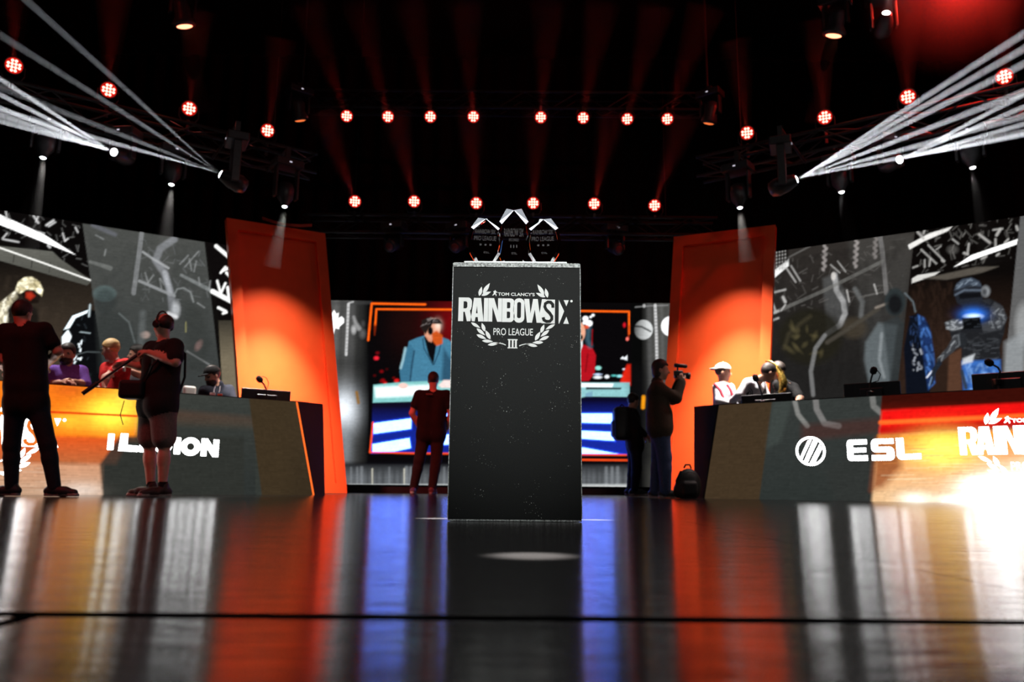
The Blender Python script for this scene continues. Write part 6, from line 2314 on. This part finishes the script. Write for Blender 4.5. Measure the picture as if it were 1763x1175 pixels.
# 9: cameraman in a brown jacket, profile to the right
Y9 = 10.0
BROWN = cloth('brown_jacket', (0.050, 0.034, 0.022))
j = px_joints(Y9, head=(1137, 638), sh=[(1134, 667, 0.17), (1131, 668, -0.17)], el=[(1158, 688, 0.16), (1164, 686, -0.14)], wr=[(1168, 660, 0.04), (1174, 658, -0.07)],
              hip=[(1136, 736, 0.09), (1136, 736, -0.09)], kn=[(1134, 788, 0.10), (1144, 788, -0.08)], an=[(1128, 846, 0.12), (1146, 848, -0.08)], toe=[(1148, 850, 0.05), (1176, 856, -0.14)],
              palm=[np.array([0.2, -1, 0.1]), np.array([0.2, 1, 0.1])], hdir=[np.array([-0.15, -0.05, 1.0]), np.array([-0.25, 0.05, 1.0])])
r9, ax9, h9 = person('cameraman in a brown jacket and jeans filming towards the right desk', j, np.array([1, -0.10, -0.06]), [BROWN, DENIM], long_sleeve=True, hair=HAIR_DARK, hair_len=0.025, bulk=1.3, h=0.0105,
                     tee_len=0.0, collar=True, hands=((1, 0.9), (-1, 0.9)), loose=0.02, shoe_mat=mat('black_trainer', (0.015, 0.015, 0.016), 0.6), head_s=1.04)
cc = aty(1168, 645, Y9)
vc = thing('video_camera', cc, 'black handheld video camera with a shotgun microphone on top', 'video camera')
MB().box(cc + np.array([0.0, 0, 0.0]), (0.055, 0.045, 0.045), bevel=0.012).build('camera_body', PLASTIC, vc)
MB().lathe(cc + np.array([0.05, 0, -0.015]), (1, 0, -0.05), [(0, 0.030), (0.02, 0.036), (0.05, 0.036), (0.055, 0.042), (0.095, 0.044), (0.10, 0.034)], 16).build('lens_hood', PLASTIC, vc, True)
MB().box(cc + np.array([-0.01, 0, 0.075]), (0.010, 0.010, 0.035)).build('microphone_mount', PLASTIC, vc)
MB().lathe(cc + np.array([-0.05, 0, 0.118]), (1, 0, -0.10), [(0, 0.018), (0.01, 0.026), (0.15, 0.026), (0.165, 0.016)], 14).build('shotgun_microphone', PLASTIC, vc, True)
MB().box(cc + np.array([-0.04, -0.075, 0.005]), (0.035, 0.008, 0.03), bevel=0.003).build('flip_screen', PLASTIC, vc)


# ------------------------------------------------------------------ things on and by the desks
def desk_monitor(label, p0, n, d, px, top_py, wpx):
    off = 0.30
    c = atplane(px, top_py, np.asarray(p0) - n * off, n)
    l = atplane(px - wpx / 2, top_py, np.asarray(p0) - n * off, n)
    w = np.linalg.norm((c - l)) * 0.98
    dv = d if d[0] > 0 else -d
    root = thing('monitor', (c[0], c[1], DH - 0.235), label, 'monitor', 'black monitors on the desks')
    hgt = 0.34
    m = np.array([c[0], c[1], c[2] - hgt / 2])
    MB().box(m, (w, 0.016, hgt / 2), [dv, -n, Z3], 0.006).build('screen_panel', PLASTIC, root)
    MB().box(m + n * 0.03, (w * 0.42, 0.016, hgt * 0.30), [dv, -n, Z3], 0.01).build('rear_housing', PLASTIC, root)
    zb = DH - 0.235
    MB().box((m[0] + n[0] * 0.06, m[1] + n[1] * 0.06, (zb + m[2]) / 2), (0.03, 0.015, (m[2] - zb) / 2 + 0.02), [dv, -n, Z3]).build('stand_neck', PLASTIC, root)
    MB().box((m[0], m[1], zb + 0.006), (0.12, 0.06, 0.006), [dv, -n, Z3], 0.004).build('stand_foot', PLASTIC, root)
    return c, dv


def desk_mic(label, p0, n, pts, off=0.20, base_px=None):
    P = [atplane(x, y, np.asarray(p0) - n * off, n) for x, y in pts]
    base = P[0]
    root = thing('desk_microphone', (base[0], base[1], DH - 0.235), label, 'microphone', 'gooseneck microphones on the desks')
    MB().cyl((base[0], base[1], DH - 0.235), (base[0], base[1], DH - 0.20), 0.055, 0.045, 16).build('base', PLASTIC, root)
    MB().tube([(base[0], base[1], DH - 0.21)] + P, 0.011, 8).build('gooseneck', PLASTIC, root)
    d = unit(P[-1] - P[-2])
    MB().lathe(P[-1] - d * 0.02, d, [(0, 0.016), (0.015, 0.034), (0.045, 0.040), (0.075, 0.034), (0.09, 0.016)], 12).build('foam_windscreen', mat('black_foam', (0.01, 0.01, 0.01), 0.95), root, True)
    MB().box(base + Z3 * (-0.02), (0.035, 0.03, 0.035), bevel=0.01).build('shock_mount', PLASTIC, root)
    # loose cable loop beside the neck
    c = P[-1]
    return root, P


c, dv = desk_monitor('black monitor at the inner end of the left desk', a1, nLD, dl, 459, 671, 87)
desk_mic('gooseneck microphone in front of the orange panel on the left', a1, nLD, [(460, 690), (459, 672), (455, 663), (449, 656)])
m = MB().tube([atplane(x, y, a1 - nLD * 0.20, nLD) for x, y in [(460, 668), (463, 660), (458, 650), (451, 648)]], 0.005, 6)
o = m.build('microphone_cable', PLASTIC, origin=atplane(460, 668, a1 - nLD * 0.20, nLD))
tag(o, 'thin looped cable of the microphone by the left orange panel', 'cable')
desk_monitor('black monitor before the bending player in white', b0, nRD, dr, 1319, 679, 87)
desk_mic('gooseneck microphone before the bending player in white', b0, nRD, [(1312, 692), (1312, 680), (1308, 668), (1302, 654)])
desk_monitor('black monitor below the chain picture', b0, nRD, dr, 1500, 659, 97)
desk_mic('gooseneck microphone with a large cable loop below the chain picture', b0, nRD, [(1498, 676), (1498, 662), (1500, 652), (1503, 642)])
desk_monitor('black monitor at the right edge of the frame', b0, nRD, dr, 1732, 641, 122)
desk_mic('gooseneck microphone at the right edge of the frame', b0, nRD, [(1718, 655), (1722, 640), (1718, 633), (1707, 627)])
for pts, lab in (([(1312, 680), (1318, 670), (1316, 658), (1306, 655)], 'thin looped cable of the microphone before the bending player'),
                 ([(1499, 660), (1512, 656), (1516, 645), (1508, 635), (1501, 639)], 'large cable loop of the microphone below the chain picture')):
    P = [atplane(x, y, b0 - nRD * 0.20, nRD) for x, y in pts]
    tag(MB().tube(P, 0.006, 6).build('microphone_cable', PLASTIC, origin=P[0]), lab, 'cable')
# sheets of paper on the monitor top
# white chair whose rounded back shows above the desk
cp = atplane(326, 672, a1 - nLD * 0.85, nLD)
chair = thing('bar_chair', (cp[0], cp[1], 0), 'white bar chair with a rounded back behind the left desk', 'chair')
CH = mat('white_chair_shell', (0.82, 0.80, 0.76), 0.4, vary=0.04)
zt = atplane(326, 665, a1 - nLD * 0.85, nLD)[2]
blob('backrest', [rbx((cp[0], cp[1], zt - 0.17), np.array([0.05, 0.008, 0.14]), [dl, -nLD, Z3], 0.03)], CH, chair, 0.01)
blob('seat', [rbx(np.array([cp[0], cp[1], 0.78]) + nLD * 0.18, np.array([0.16, 0.16, 0.012]), [dl, -nLD, Z3], 0.03)], CH, chair, 0.012)
MB().tube([np.array([cp[0], cp[1], zt - 0.26]), np.array([cp[0], cp[1], 0.86]), np.array([cp[0], cp[1], 0.77]) + nLD * 0.06], 0.02, 8).build('back_support', STEEL, chair)
cs = np.array([cp[0], cp[1], 0]) + nLD * 0.18
MB().cyl(cs + Z3 * 0.02, cs + Z3 * 0.77, 0.03, n=10).build('column', STEEL, chair)
MB().lathe(cs, Z3, [(0, 0.22), (0.012, 0.22), (0.03, 0.05)], 20).build('foot', STEEL, chair)
MB().tube([cs + Z3 * 0.32 + np.array([0.17 * math.cos(t), 0.17 * math.sin(t), 0]) for t in np.linspace(0, 2 * math.pi, 17)], 0.011, 6).build('foot_ring', STEEL, chair)

# backpack on the floor by the right desk
bq = aty(1184, 834, 9.85)
bq[2] = 0.19
bk = thing('backpack', (bq[0], bq[1], 0), 'black backpack standing on the floor against the right desk', 'backpack')
blob('sack', [ell(bq + np.array([0.01, 0, -0.02]), (0.150, 0.12, 0.19), None, 0, 0.05, cut=[(np.array([0, 0, 0.005]), -Z3)]), ell(bq + np.array([-0.02, 0, -0.10]), (0.155, 0.13, 0.12), None, 0, 0.05, cut=[(np.array([0, 0, 0.005]), -Z3)]), rbx(bq + np.array([0, -0.10, -0.07]), np.array([0.06, 0.02, 0.05]), None, 0.03)], NYLON, bk, 0.012)
MB().tube([bq + np.array([-0.04, 0, 0.175]), bq + np.array([-0.02, 0, 0.215]), bq + np.array([0.03, 0, 0.215]), bq + np.array([0.05, 0, 0.17])], 0.011, 8).build('handle', NYLON, bk)
MB().tube([bq + np.array([-0.09, -0.06, 0.14]), bq + np.array([-0.15, -0.05, 0.02]), bq + np.array([-0.10, -0.04, -0.13])], 0.012, 6).build('strap', NYLON, bk)
MB().tube([bq + np.array([-0.08, -0.115, 0.10]), bq + np.array([0, -0.125, 0.13]), bq + np.array([0.08, -0.115, 0.10])], 0.005, 6).build('zip', PLASTIC, bk)
for o in list(bpy.data.objects):
    if o.name.startswith('handheld_radio'):
        tag(o, 'black handheld device in the hands of the man at the left edge', 'radio')
